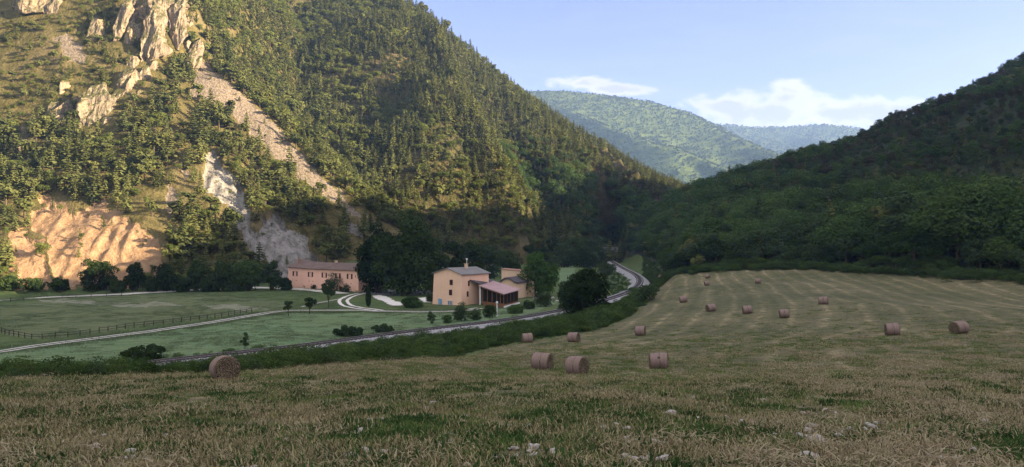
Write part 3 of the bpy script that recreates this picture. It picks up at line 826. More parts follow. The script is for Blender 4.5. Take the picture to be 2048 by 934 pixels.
p1, p2, p3 = top([(M1, M1['pine'] & M1['vis']), (S2, S2['pine'] & S2['vis']), (RH, RH['pine'] & RH['vis'])], 270)
b1, b2, b3 = top([(M1, ~M1['pine'] & M1['vis']), (S2, ~S2['pine'] & S2['vis']), (RH, ~RH['pine'] & RH['vis'])], 235)
SETS = [
    (M1, p1, b1, BROADS, BROAD_OBS, 'sunlit pine on the steep rocky slope left of the scree', 'pines on the sunlit rocky slope', 'small leafy tree on the steep rocky slope left of the scree', 'leafy trees on the sunlit rocky slope', 'mixed trees scattered over the sunlit rocky slope'),
    (S2, p2, b2, BROADS, BROAD_OBS, 'conifer in the dense forest right of the scree', 'conifers on the forested spur', 'leafy tree in the dense forest right of the scree', 'leafy trees on the forested spur', 'dense conifer forest covering the tall mountain spur'),
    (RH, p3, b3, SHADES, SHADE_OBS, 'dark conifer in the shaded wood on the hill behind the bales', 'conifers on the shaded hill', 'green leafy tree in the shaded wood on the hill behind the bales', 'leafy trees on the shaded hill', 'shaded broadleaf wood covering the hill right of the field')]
for S, pm, bm, coll, obs, l1, g1, l2, g2, l3 in SETS:
    individuals('pine_tree', S['x'], S['y'], S['z'], S['h'], S['wf'], S['idx'], S['rz'], pm, PINE_OBS, l1, 'pine tree', g1)
    individuals('broadleaf_tree', S['x'], S['y'], S['z'], S['h'], S['wf'], S['idx'], S['rz'], bm, obs, l2, 'tree', g2)
    for rest, cc, nm, lab in ((S['pine'] & ~pm, PINES, 'forest', l3.replace('mixed trees', 'pines').replace('broadleaf wood', 'pines') if S is not S2 else l3), (~S['pine'] & ~bm, coll, 'forest', l3 if S is not S2 else 'leafy trees between the conifers on the tall spur')):
        k = np.nonzero(rest)[0]
        if len(k):
            gn_scatter(nm, np.stack([S['x'][k], S['y'][k], S['z'][k]], 1), np.stack([0 * k, 0 * k, S['rz'][k]], 1), np.stack([S['h'][k] * S['wf'][k], S['h'][k] * S['wf'][k], S['h'][k]], 1), S['idx'][k], cc, lab, 'forest')

# ---- far forest
for (fx_, fy_, fz_), n, sz, lab in ((FH1, 60000, 6.5, 'far forest covering the hazy hill at the head of the valley'), (FH2, 26000, 11, 'farthest forest on the pale blue ridge')):
    r = np.random.default_rng(n); a = r.integers(12, fx_.shape[0] - 1, n); b = r.integers(0, fx_.shape[1] - 1, n); u, v = r.random(n), r.random(n)
    def bl(A): return (A[a, b] * (1 - u) + A[a, b + 1] * u) * (1 - v) + (A[a + 1, b] * (1 - u) + A[a + 1, b + 1] * u) * v
    s = r.uniform(0.7, 1.3, n) * sz
    gn_scatter('forest', np.stack([bl(fx_), bl(fy_), bl(fz_) - 1], 1), np.stack([0 * u, 0 * u, u * 6.28], 1), np.stack([s * 1.2, s * 1.2, s], 1), r.integers(0, 4, n), FARS, lab, 'forest')


# ------------------------------------------------------------------ rock crags on the near mountain
def fn_rock(n, out):
    p = n.pos(); v = n.noise(n.mapping(p, (0.55, 0.55, 0.13)), 1.0, 7, 0.65); f = n.noise(p, 0.9, 6, 0.65); b = n.noise(p, 0.12, 3)
    c = n.ramp(v, [(0.34, (0.060, 0.048, 0.036)), (0.47, (0.185, 0.152, 0.115)), (0.72, (0.31, 0.26, 0.20))])
    c = n.mix(n.ramp(b, [(0.45, 0.0), (0.7, 0.5)]), c, (0.42, 0.31, 0.20))
    nz = n.new('ShaderNodeSeparateXYZ', Vector=n.n.new('ShaderNodeNewGeometry').outputs['Normal']).outputs['Z']
    moss = n.ramp(n.math('ADD', nz, n.math('MULTIPLY', n.math('SUBTRACT', f, 0.5), 2.4)), [(0.38, 0.0), (0.62, 0.95)])
    c = n.mix(moss, c, (0.075, 0.078, 0.028))
    pbr(n, out, c, 0.95, n.bump(n.math('ADD', v, n.math('MULTIPLY', f, 0.5)), 1.0, 1.2), 0.1)
M_rock = material('limestone', fn_rock)


def crag(cx, cyy, w, h, d, seed):
    import bmesh
    bm = bmesh.new(); bmesh.ops.create_icosphere(bm, subdivisions=6, radius=1.0)
    v = np.array([q.co[:] for q in bm.verts]); fc = np.array([[q.index for q in f_.verts] for f_ in bm.faces]); bm.free()
    W, Hh = w / F * d / 2 * 1.28, h / F * d / 2 * 1.15
    g0 = G(cx, min(cyy + h * 0.45, 560), 240).y; g1 = G(cx, cyy - h * 0.45, 240).y; gd = (g0 + g1) / 2
    s = np.sign(v) * np.abs(v) ** np.array([0.72, 0.8, 0.62])
    x, y, z = s[:, 0] * W, s[:, 1] * max(6.0, W * 0.9, 0.36 * abs(g1 - g0)), s[:, 2] * Hh
    o = seed * 13.7
    rr_ = np.random.default_rng(seed)
    for i in range(46):                       # fracture planes, mostly steep
        nn = rr_.normal(size=3) * np.array([1, 1, 0.45]); nn[1] -= 0.35; nn /= np.linalg.norm(nn); q = np.stack([x, y, z], 1); t = q @ nn
        lim = t.max() * rr_.uniform(0.62, 0.97); ov = np.maximum(t - lim, 0); x, y, z = x - nn[0] * ov, y - nn[1] * ov, z - nn[2] * ov
    col = np.abs(vnoise(x / 3.3 + o, y / 3.3, z / 14, seed=seed)); col2 = np.abs(vnoise(x / 1.5 + o, y / 1.5, z / 5, seed=seed + 1)); led = vnoise(x / 8, y / 8, z / 2.6 + o, seed=seed + 2)
    big = vnoise(x / 7 + o, y / 7, z / 9, seed=seed + 3)
    k = 1.0 + (-0.26 * col * 1.4 - 0.17 * col2 + 0.09 * led + 0.30 * big + 0.07 * fbm(x / 1.1, y / 1.1, z / 1.6, seed=seed + 9, oct=3))
    x, y, z = x * k, y * k, z * (1 + 0.22 * big + 0.1 * vnoise(x / 2.4 + o, y / 2.4, seed=seed + 5)) 
    y = y + z / max(2 * 0.9 * Hh, 1) * (g1 - g0) * 0.5 - 0.16 * (g1 - g0)
    c = P(cx, cyy, gd); me = np_mesh('rock_crag', np.stack([x + c[0], y + c[1] + 1.0, z + c[2]], 1), fc, [M_rock], smooth=False)
    return link_mesh('rock_crag', me)


CRAG_LABELS = ['narrow pale rock tower at the top edge left of the tallest crag', 'tall pale limestone crag at the top between two towers', 'limestone tower directly above the head of the scree', 'rounded pale crag below the tall towers', 'broad square limestone cliff above the sunlit pines', 'small pale rock left of the square cliff',
               'wide rock band along the top left corner of the slope', 'low dark rock under the grassy slope at the far left', 'small rocks at the head of the scree', 'rock wall behind the towers along the top edge']
for i, (cx, cyy, w, h, d) in enumerate(CRAGS):
    tag(crag(cx, cyy, w, h, d, 700 + i * 7), CRAG_LABELS[i], 'rock crag', kind='structure')
r = np.random.default_rng(717)
for i in range(80):                           # broken ledges between the crags
    cx, cyy, w, h, d = CRAGS[int(r.integers(0, 9))]
    qx, qy = cx + r.normal() * w * 0.75, cyy + r.normal() * h * 0.5
    if qx < 4 or qy < 4 or qx > 400 or qy > 330: continue
    tag(crag(qx, qy, r.uniform(12, 40), r.uniform(16, 62), d, 900 + i * 5), 'broken limestone ledge poking out of the slope around the crags', 'rock ledge', 'limestone ledges on the slope', kind='structure')
# ---- END PART1


# ------------------------------------------------------------------ tracks, yard and railway bed
def smooth_pl(pts, step):
    """Catmull-Rom resampling of a plan polyline"""
    p = [Vector((q[0], q[1])) for q in pts]; out = []
    for i in range(len(p) - 1):
        a, b, c, d = p[max(i - 1, 0)], p[i], p[i + 1], p[min(i + 2, len(p) - 1)]
        n = max(1, int((c - b).length / step))
        for k in range(n):
            t = k / n
            out.append(0.5 * ((2 * b) + (c - a) * t + (2 * a - 5 * b + 4 * c - d) * t * t + (3 * b - a - 3 * c + d) * t ** 3))
    out.append(p[-1]); return out


def ribbon_data(pl, width, lift, seed, off=0.0, wob=0.2, nx=3):
    n = len(pl); P_ = np.array([[q.x, q.y] for q in pl]); T = np.gradient(P_, axis=0); T /= np.maximum(np.linalg.norm(T, axis=1, keepdims=True), 1e-6)
    N = np.stack([T[:, 1], -T[:, 0]], 1)
    s = np.arange(n) * 0.4
    w = (width if np.ndim(width) else np.full(n, width)) / 2
    e0 = w * (1 + wob * fbm(s, s * 0, seed=seed, oct=3)); e1 = w * (1 + wob * fbm(s, s * 0 + 9, seed=seed, oct=3))
    cols = []
    for t in np.linspace(-1, 1, nx):
        e = np.where(t < 0, e0, e1) * t + off
        xy = P_ + N * e[:, None]; cols.append(np.concatenate([xy, (H(xy[:, 0], xy[:, 1]) + lift)[:, None]], 1))
    V_ = np.stack(cols, 1).reshape(-1, 3); ii = np.arange(n * nx).reshape(n, nx)
    f = np.stack([ii[:-1, :-1], ii[:-1, 1:], ii[1:, 1:], ii[1:, :-1]], -1).reshape(-1, 4)
    return V_, f


def up_faces(V_, f):
    a = V_[f[:, 1]] - V_[f[:, 0]]; b = V_[f[:, 2]] - V_[f[:, 0]]; nz = a[:, 0] * b[:, 1] - a[:, 1] * b[:, 0]
    return np.where((nz < 0)[:, None], f[:, ::-1], f)


def path(name, px, width, label, cat, mat, ruts=None, lift=0.15, step=1.0, seed=0):
    pl = smooth_pl([G(a, b) for a, b in px], step); Vs, Fs, b0 = [], [], 0
    for off in (ruts or [0.0]):
        v, f = ribbon_data(pl, width, lift, seed + int(off * 10), off); Vs.append(v); Fs.append(f + b0); b0 += len(v)
    v = np.concatenate(Vs); f = up_faces(v, np.concatenate(Fs))
    return tag(link_mesh(name, np_mesh(name, v, f, [mat], smooth=True)), label, cat, kind='structure')


M_gravel = simple('pale_gravel', (0.54, 0.52, 0.47), 0.95, 0.22, 1.8, 0.4)
M_white_gravel = simple('white_gravel', (0.68, 0.65, 0.60), 0.95, 0.12, 2.5, 0.3)
M_yard = simple('grey_yard', (0.17, 0.175, 0.19), 0.9, 0.2, 0.8, 0.3)
M_ballast = simple('ballast_stone', (0.30, 0.295, 0.30), 0.95, 0.45, 3.2, 1.0)
M_rail = simple('rail_steel', (0.060, 0.050, 0.050), 0.6, 0.3, 2.0, 0.0, 0.3)
M_railtop = simple('rail_top', (0.42, 0.43, 0.46), 0.35, 0.1, 2.0, 0.0, 0.5, 0.8)
M_sleeper = simple('sleeper_wood', (0.10, 0.085, 0.075), 0.95, 0.3, 2.0, 0.3)

path('track', [(-40, 604), (0, 601.5), (64, 598), (122, 594.3), (250, 589), (321, 584.5), (450, 577.5), (501, 575.5), (570, 577.5), (605, 579.5), (642, 583), (690, 588)], 4.4,
     'pale gravel track running along the upper edge of the meadow to the long house', 'track', M_gravel, seed=3)
path('lane', [(-60, 711), (0, 705), (96, 690.5), (225, 673.5), (321, 661.5), (418, 646.5), (514, 631), (545, 626), (579.5, 622.5), (658, 621.5), (755, 623), (853, 624.5), (912, 623), (960, 617)], 0.75,
     'twin rut farm lane crossing the meadow below the fence', 'lane', M_gravel, ruts=[-0.85, 0.85], seed=4)
path('driveway', [(724, 587.5), (706, 592), (693, 597), (686.5, 603), (693, 611), (716, 617), (760, 622.5)], 0.9,
     'looping twin rut drive between the lane and the farmyard', 'driveway', M_white_gravel, ruts=[-1.05, 1.05], step=0.7, seed=5)
path('footpath', [(693, 596.5), (665, 601.5), (638, 607), (603, 615)], 0.6, 'thin worn footpath across the lawn by the loop drive', 'footpath', M_gravel, seed=6)


def patch(name, px, label, cat, mat, lift, dmin=0.0):
    pts = [G(*q) for q in px]; xs = [p.x for p in pts]; ys = [p.y for p in pts]
    poly = [(p.x, p.y) for p in pts]; st = 0.5
    gx, gy = np.meshgrid(np.arange(min(xs) - 1, max(xs) + 1, st), np.arange(min(ys) - 1, max(ys) + 1, st))
    inside = in_poly(poly, gx + 0.35 * fbm(gx, gy, seed=2), gy + 0.35 * fbm(gx, gy, seed=4))
    gz = H(gx, gy) + lift
    v = np.stack([gx, gy, gz], -1).reshape(-1, 3); ii = np.arange(gx.size).reshape(gx.shape)
    f = np.stack([ii[:-1, :-1], ii[:-1, 1:], ii[1:, 1:], ii[1:, :-1]], -1)[inside[:-1, :-1]].reshape(-1, 4)
    u, inv = np.unique(f.ravel(), return_inverse=True)
    return tag(link_mesh(name, np_mesh(name, v[u], inv.reshape(-1, 4), [mat], smooth=True)), label, cat, kind='structure')


patch('yard', [(722, 583), (760, 580), (870, 581), (872, 589), (800, 592), (722, 589)], 'grey gravel yard under the huge dark tree', 'yard', M_yard, 0.06)
patch('gravel_ramp', [(741, 593), (758, 591), (775, 595), (788, 604), (801, 606), (802, 613), (780, 612), (765, 604), (750, 599)], 'white gravel ramp curving down from the yard', 'ramp', M_white_gravel, 0.14)
patch('gravel_terrace', [(836, 597), (860, 595), (862, 606), (846, 606)], 'small white gravel terrace left of the tall house', 'terrace', M_white_gravel, 0.14)

# railway: ballast bed, two rails and the sleepers
RL = smooth_pl(RAIL, 1.5)
RN = np.array([[q.x, q.y] for q in RL]); RT = np.gradient(RN, axis=0); RT /= np.linalg.norm(RT, axis=1, keepdims=True); RNN = np.stack([RT[:, 1], -RT[:, 0]], 1)
RZc = np.full(len(RN), CZ - 16.45)


def strip(offsets, heights):
    n = len(RN); cols = [np.concatenate([RN + RNN * o, (RZc + h_)[:, None]], 1) for o, h_ in zip(offsets, heights)]
    v = np.stack(cols, 1).reshape(-1, 3); k = len(offsets); ii = np.arange(n * k).reshape(n, k)
    f = np.stack([ii[:-1, :-1], ii[:-1, 1:], ii[1:, 1:], ii[1:, :-1]], -1).reshape(-1, 4)
    return v, f


v, f = strip([-4.6, -1.9, -0.6, 0.6, 1.9, 5.2], [-1.9, 0.0, 0.03, 0.03, 0.0, -2.1])
v[:, 2] += fbm(v[:, 0] * 1.5, v[:, 1] * 1.5, seed=12, oct=2) * 0.04
tag(link_mesh('ballast_bed', np_mesh('ballast_bed', v, up_faces(v, f), [M_ballast], smooth=True)), 'pale grey stone ballast bank carrying the curving railway line', 'ballast', kind='structure')
track = empty('railway_track', (RN[6][0], RN[6][1], CZ - 16.4)); tag(track, 'single railway track curving through the valley to the tunnel', 'railway track')
inv = Matrix.Translation(-track.location)
for sgn in (-1, 1):
    o = 0.75 * sgn
    v, f = strip([o - 0.11, o - 0.055, o + 0.055, o + 0.11], [0.05, 0.24, 0.24, 0.05])
    me = np_mesh('rail', v, f, [M_rail, M_railtop], matidx=np.tile([0, 1, 0], len(RN) - 1)); me.transform(inv)
    link_mesh('rail', me, track)
sl = MB(); acc = 0.0
for i in range(1, len(RN) - 1):
    if RN[i][1] < 40: continue
    for fr in (0.0, 0.5):
        c = RN[i] * (1 - fr) + RN[i + 1] * fr
        sl.box((c[0], c[1], RZc[i] + 0.06), (2.4, 0.24, 0.12), rz=math.atan2(RNN[i][1], RNN[i][0]))
me = sl.mesh('sleepers', M_sleeper); me.transform(inv); o = link_mesh('sleepers', me, track); o['kind'] = 'stuff'

# tunnel mouth
M_conc = simple('old_concrete', (0.30, 0.30, 0.31), 0.9, 0.2, 0.7, 0.3)
M_dark = simple('tunnel_dark', (0.006, 0.006, 0.008), 1.0, 0.1)
ti_ = int(np.nonzero(RN[:, 1] > 486)[0][0]); tp = RN[ti_]; tdir = RT[ti_]; ta = math.atan2(tdir[1], tdir[0]) - math.pi / 2
tun = empty('tunnel_portal', (tp[0], tp[1], CZ - 16.6), ta); tag(tun, 'dark railway tunnel mouth in a grey concrete portal at the end of the track', 'tunnel portal')
mb = MB()
mb.box((-3.6, 0, 3.6), (2.2, 1.2, 8.4)); mb.box((3.6, 0, 3.6), (2.2, 1.2, 8.4)); mb.box((0, 0.02, 7.0), (4.98, 1.1, 1.6)); mb.box((0, -0.06, 8.0), (10, 1.5, 0.4))
mb.build('portal_wall', M_conc, tun)
mb = MB(); mb.hexa([(-2.5, 0.7, -0.3), (2.5, 0.7, -0.3), (2.5, 14, -0.3), (-2.5, 14, -0.3), (-2.5, 0.7, 6.2), (2.5, 0.7, 6.2), (2.5, 14, 6.2), (-2.5, 14, 6.2)]); mb.build('tunnel_bore', M_dark, tun)


# ------------------------------------------------------------------ buildings
def fn_plaster(base, dirt):
    def fn(n, out):
        p = n.objco(); a = n.noise(p, 0.35, 5, 0.6); b = n.noise(n.mapping(p, (1.2, 1.2, 0.12)), 1.0, 5, 0.6); f = n.noise(p, 7, 3)
        c = n.mix(n.ramp(a, [(0.35, 0.0), (0.7, 1.0)]), base, tuple(min(1, x * 1.1) for x in base))
        c = n.mix(n.ramp(b, [(0.55, 0.0), (0.85, 0.35)]), c, dirt)
        pbr(n, out, c, 0.92, n.bump(f, 0.25, 0.02), 0.15)
    return fn
M_pink = material('pink_plaster', fn_plaster((0.86, 0.52, 0.395), (0.52, 0.32, 0.25)))
M_peach = material('peach_plaster', fn_plaster((0.87, 0.575, 0.41), (0.58, 0.39, 0.26)))
M_peach2 = material('ochre_plaster', fn_plaster((0.72, 0.52, 0.36), (0.45, 0.33, 0.23)))


def fn_tiles(c1, c2, pitch=0.3):
    def fn(n, out):
        p = n.objco(); w = n.n.new('ShaderNodeTexWave'); w.wave_type = 'BANDS'; w.bands_direction = 'X'; n.put(w.inputs['Vector'], p)
        w.inputs['Scale'].default_value = 0.314 / pitch * 2; w.inputs['Distortion'].default_value = 0.6; w.inputs['Detail'].default_value = 2
        a = n.noise(p, 0.5, 5, 0.65); f = n.noise(p, 4.0, 4, 0.7)
        c = n.mix(n.ramp(n.math('ADD', n.math('MULTIPLY', a, 0.6), n.math('MULTIPLY', f, 0.4)), [(0.35, 0.0), (0.65, 1.0)]), c1, c2)
        c = n.mix(n.math('MULTIPLY', w.outputs['Fac'], 0.22), c, tuple(x * 0.45 for x in c1))
        pbr(n, out, c, 0.9, n.bump(w.outputs['Fac'], 0.7, 0.08), 0.15)
    return fn
M_tile = material('old_clay_tiles', fn_tiles((0.15, 0.105, 0.095), (0.27, 0.20, 0.18)))
M_grey_roof = material('grey_roof_sheets', fn_tiles((0.20, 0.19, 0.19), (0.29, 0.275, 0.27), 0.6))
M_dark_roof = material('dark_roof_felt', fn_tiles((0.085, 0.075, 0.085), (0.14, 0.125, 0.135), 0.8))
M_red_roof = material('faded_red_roof', fn_tiles((0.43, 0.28, 0.285), (0.53, 0.375, 0.375), 0.5))
M_shutter = simple('red_brown_shutter', (0.060, 0.026, 0.022), 0.7, 0.25, 2.0)
M_glass = simple('window_glass', (0.010, 0.010, 0.011), 0.5, 0.1, 1.0, 0, 0.12)
M_trim = simple('dark_trim', (0.12, 0.075, 0.055), 0.8, 0.2, 1.0)
M_blue = simple('blue_paint', (0.22, 0.38, 0.55), 0.6, 0.15, 1.5)
M_greywin = simple('grey_vent', (0.22, 0.25, 0.30), 0.5, 0.2, 3.0)
M_wood = simple('brown_timber', (0.23, 0.115, 0.060), 0.75, 0.3, 2.0)
M_white = simple('white_paint', (0.78, 0.78, 0.76), 0.6, 0.06, 2.0)
M_brick = simple('brick_stack', (0.34, 0.19, 0.14), 0.9, 0.25, 3.0)
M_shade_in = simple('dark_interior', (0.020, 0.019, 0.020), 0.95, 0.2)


def frame_xy(A, B):
    """local axes for a wall running from A to B in plan: origin A, x along, y into the building"""
    d = Vector((B[0] - A[0], B[1] - A[1])); return d.length, math.atan2(d.y, d.x)


def window(parent, x, z, w, h, y=0.0, shutters=True, axis='x', name='window', closed=False):
    """recessed window with frame and two shutters on a wall whose outside faces -y (or +x when axis is y)"""
    def T(pts): return [(p[0], p[1], p[2]) for p in pts] if axis == 'x' else [(y - p[1] + 0.0, p[0], p[2]) for p in pts]
    def bx(mb, cx, cy_, cz, a, b, c):
        pts = []
        for dz in (-c / 2, c / 2):
            for dx, dy in ((-a / 2, -b / 2), (a / 2, -b / 2), (a / 2, b / 2), (-a / 2, b / 2)): pts.append((cx + dx, cy_ + dy, cz + dz))
        if axis != 'x': pts = [(y - p[1], p[0], p[2]) for p in pts]
        else: pts = [(p[0], y + p[1], p[2]) for p in pts]
        mb.hexa(pts)
    m = MB(); bx(m, x, -0.03, z, w, 0.10, 0.07)
    for q in (-1, 1): bx(m, x + q * (w / 2 - 0.035), -0.03, z + h / 2, 0.07, 0.098, h - 0.0)
    bx(m, x, -0.03, z + h, w, 0.10, 0.07); bx(m, x, -0.028, z + h / 2, 0.05, 0.09, h)
    o = m.build(name, M_trim, parent)
    g = MB(); bx(g, x, 0.0, z + h / 2, w - 0.06, 0.05, h - 0.04); g.build('pane', M_glass, o)
    if shutters:
        sw = w * 0.5
        for q in (-1, 1):
            s_ = MB()
            cx = x + q * (w / 2 + sw / 2 + 0.02) if not closed else x + q * sw / 2
            bx(s_, cx, -0.075 if not closed else -0.11, z + h / 2, sw - 0.02, 0.05, h + 0.08)
            for k in range(5): bx(s_, cx, -0.108 if not closed else -0.143, z + h * (0.1 + 0.2 * k), sw - 0.12, 0.02, h * 0.11)
            s_.build('shutter', M_shutter, o)
    return o


# --- long pink farmhouse
zb1 = CZ - 18.6
A1 = P(577, 572, 268)[:2]; B1 = P(717, 583, 246)[:2]; L1, a1 = frame_xy(A1, B1)
house1 = empty('farmhouse', (A1[0], A1[1], zb1), a1)
tag(house1, 'long two storey pink farmhouse with brown shutters and old tiled roof', 'house')
W1 = 9.5; E1 = 7.15; RG1 = 9.0
mb = MB()
e = E1
lean = 0.22
mb.poly([(-lean, -lean, -1.0), (L1 + lean, -lean, -1.0), (L1, 0, e), (0, 0, e)])
mb.poly([(L1 + lean, -lean, -1.0), (L1 + lean, W1, -1.0), (L1, W1, e), (L1, W1 / 2, RG1 - 0.12), (L1, 0, e)])
mb.poly([(L1 + lean, W1, -1.0), (-lean, W1, -1.0), (0, W1, e), (L1, W1, e)])
mb.poly([(-lean, W1, -1.0), (-lean, -lean, -1.0), (0, 0, e), (0, W1 / 2, RG1 - 0.12), (0, W1, e)])
mb.build('wall', M_pink, house1)
mb = MB(); t_ = 0.22; oh = 0.55; sl_ = (RG1 - E1) / (W1 / 2)
NS = 26
for sgn in (0, 1):
    y0 = -oh if sgn == 0 else W1 + oh; zl = E1 - oh * sl_
    for k in range(NS):
        xa = -0.5 + (L1 + 1.0) * k / NS; xb = -0.5 + (L1 + 1.0) * (k + 1) / NS
        def sag(xq): return -0.22 * math.sin(math.pi * (xq + 0.5) / (L1 + 1)) + 0.06 * math.sin(xq * 0.7) + (0.28 if xq < L1 * 0.2 else 0.0)
        yr = W1 / 2; sa, sb = sag(xa + 1e-3), sag(xa + (L1 + 1.0) / NS * 0.98)
        lo = [(xa, y0, zl + sa * 0.4), (xb, y0, zl + sb * 0.4), (xb, yr, RG1 + sb), (xa, yr, RG1 + sa)]
        mb.hexa([p for p in (lo if sgn == 0 else [lo[1], lo[0], lo[3], lo[2]])] + [(p[0], p[1], p[2] + t_) for p in (lo if sgn == 0 else [lo[1], lo[0], lo[3], lo[2]])])
roof1 = mb.build('roof', M_tile, house1)
for cx, cyq, w_, h_, mt in ((0.06, 0.3, 0.75, 1.9, M_brick), (0.50, 0.62, 0.8, 1.2, M_peach2)):
    c = MB(); zc = RG1 - abs(cyq - 0.5) * W1 * sl_
    c.box((L1 * cx, W1 * cyq, zc + h_ / 2 - 0.3), (w_, 0.6, h_)); c.box((L1 * cx, W1 * cyq, zc + h_ - 0.22), (w_ + 0.22, 0.82, 0.14)); c.build('chimney', mt, roof1)
for u_ in (0.105, 0.335, 0.535, 0.725, 0.885): window(house1, L1 * u_, 4.3, 1.35, 1.55)
for u_ in (0.095, 0.345, 0.545, 0.735, 0.875): window(house1, L1 * u_, 1.45, 1.35, 1.55)
d_ = MB(); d_.box((L1 * 0.77, -0.20, 0.55), (1.3, 0.12, 2.3)); d_.build('door', M_shutter, house1)
d_ = MB(); d_.box((L1 * 0.985, -0.75, 0.35), (0.8, 0.7, 1.0)); d_.box((L1 * 0.985, -0.75, 0.89), (0.95, 0.85, 0.08)); d_.build('gate_pillar', M_peach2, house1)

# --- tall peach house
zb2 = CZ - 18.7
A2 = (-20.3, 205.0); B2 = (-12.7, 198.3); L2, a2 = frame_xy(A2, B2)
house2 = empty('tall_house', (A2[0], A2[1], zb2), a2)
tag(house2, 'tall narrow peach house with gable front and blue ground floor door', 'house')
W2 = 10.0; E2 = 8.35; RG2 = 9.75; xr = L2 * 0.52
mb = MB(); l2 = 0.55
mb.poly([(-l2, -0.06, -1.0), (L2 - 0.1, -0.06, -1.0), (L2, 0, E2), (xr, 0, RG2), (0, 0, E2)])
mb.poly([(L2 - 0.1, -0.06, -1.0), (L2 - 0.1, W2, -1.0), (L2, W2, E2), (L2, 0, E2)])
mb.poly([(L2 - 0.1, W2, -1.0), (-l2, W2, -1.0), (0, W2, E2), (xr, W2, RG2), (L2, W2, E2)])
mb.poly([(-l2, W2, -1.0), (-l2, -0.06, -1.0), (0, 0, E2), (0, W2, E2)])
mb.build('wall', M_peach, house2)
mb = MB(); o_ = 0.45
s1_ = (RG2 - E2) / xr; s2_ = (RG2 - E2) / (L2 - xr)
lo = [(-o_, -o_, E2 - o_ * s1_ + 0.02), (xr, -o_, RG2 + 0.02), (xr, W2 + o_, RG2 + 0.02), (-o_, W2 + o_, E2 - o_ * s1_ + 0.02)]
mb.hexa(lo + [(p[0], p[1], p[2] + 0.2) for p in lo])
lo = [(xr, -o_, RG2 + 0.02), (L2 + o_, -o_, E2 - o_ * s2_ + 0.02), (L2 + o_, W2 + o_, E2 - o_ * s2_ + 0.02), (xr, W2 + o_, RG2 + 0.02)]
mb.hexa(lo + [(p[0], p[1], p[2] + 0.2) for p in lo])
roof2 = mb.build('roof', M_grey_roof, house2)
c = MB(); c.box((xr + 1.0, 5.6, RG2 + 0.35), (0.7, 0.6, 1.3)); c.box((xr + 1.0, 5.6, RG2 + 1.04), (0.95, 0.85, 0.1)); ch = c.build('chimney', M_peach2, roof2)
c = MB(); c.tube([(xr + 0.6, 6.2, RG2 - 0.2), (xr + 0.6, 6.2, RG2 + 2.0)], 0.07, 8); c.tube([(xr + 0.6, 6.2, RG2 + 2.0), (xr + 0.6, 6.2, RG2 + 2.5)], [0.2, 0.26], 10); c.build('flue', M_white, roof2)
window(house2, L2 * 0.64, 5.65, 1.05, 1.25, 0.0, True, closed=True); window(house2, L2 * 0.62, 3.05, 1.05, 1.3, -0.02, True, closed=True)
d_ = MB(); d_.box((L2 * 0.24, -0.10, 0.85), (1.35, 0.12, 2.1)); dd = d_.build('door', M_blue, house2)
d_ = MB(); d_.box((L2 * 0.24 + 0.45, -0.19, 0.95), (0.06, 0.06, 0.2)); d_.build('handle', M_trim, dd)
d_ = MB(); d_.box((L2 * 0.60, -0.10, 1.05), (1.7, 0.1, 1.1)); vv = d_.build('vent_window', M_greywin, house2)
d_ = MB()
for q in (-0.8, 0, 0.8): d_.box((L2 * 0.60 + q, -0.165, 1.05), (0.08, 0.04, 1.16))
for q in (-0.54, 0.54): d_.box((L2 * 0.60, -0.168, 1.05 + q), (1.75, 0.042, 0.08))
d_.build('frame', M_white, vv)
for yy, zz_ in ((2.6, 5.4), (2.2, 2.7)):
    window(house2, yy, zz_, 0.55, 1.3, L2 - 0.03, False, axis='y')


# --- covered passage and glazed pavilion
def slab(pts, t):
    return [tuple(p) for p in pts] + [(p[0], p[1], p[2] + t) for p in pts]
def Wp(px, py, d): return Vector(P(px, py, d))
FL, FR, BR, BL = Wp(957, 572, 199), Wp(1008, 589.5, 190), Wp(1042, 580, 202), Wp(985, 562.5, 211)
pv = empty('pavilion', (FL.x, FL.y, CZ - 18.2)); tag(pv, 'glazed timber pavilion under a faded pinkish red sloping roof', 'pavilion')
io = -pv.location
def loc(p): return Vector(p) + io
mb = MB(); mb.hexa(slab([loc(p) for p in (FL, FR, BR, BL)], 0.22)); mb.build('roof', M_red_roof, pv)
mb = MB(); E_ = [loc(p) for p in (FL, FR, BR, BL)]
def eave(u_, v_, dz=-0.02):
    a = E_[0].lerp(E_[1], u_); b = E_[3].lerp(E_[2], u_); q = a.lerp(b, v_); return Vector((q.x, q.y, q.z + dz))
fz_ = 0.35
def wallquad(mb, u0, v0, u1, v1, z0, z1, th=0.14):
    a, b = eave(u0, v0), eave(u1, v1); d2 = Vector((b.x - a.x, b.y - a.y, 0)).normalized(); nn = Vector((d2.y, -d2.x, 0)) * th / 2
    za0, za1 = (z0, z0); ta = a.z if z1 is None else z1; tb = b.z if z1 is None else z1
    mb.hexa([(a.x + nn.x, a.y + nn.y, z0), (b.x + nn.x, b.y + nn.y, z0), (b.x - nn.x, b.y - nn.y, z0), (a.x - nn.x, a.y - nn.y, z0),
             (a.x + nn.x, a.y + nn.y, ta), (b.x + nn.x, b.y + nn.y, tb), (b.x - nn.x, b.y - nn.y, tb), (a.x - nn.x, a.y - nn.y, ta)])
mb = MB(); wallquad(mb, 0.12, 0.1, 0.92, 0.1, -0.8, 1.1); wallquad(mb, 0.92, 0.103, 0.92, 0.95, -0.8, 0.9); mb.build('parapet', M_wood, pv)
mb = MB()
for u_ in (0.12, 0.30, 0.48, 0.66, 0.80, 0.92):
    p = eave(u_, 0.1); mb.hexa([(p.x + a, p.y + b, z_) for z_ in (-0.8, p.z) for a, b in ((-.10, -.10), (.10, -.10), (.10, .10), (-.10, .10))])
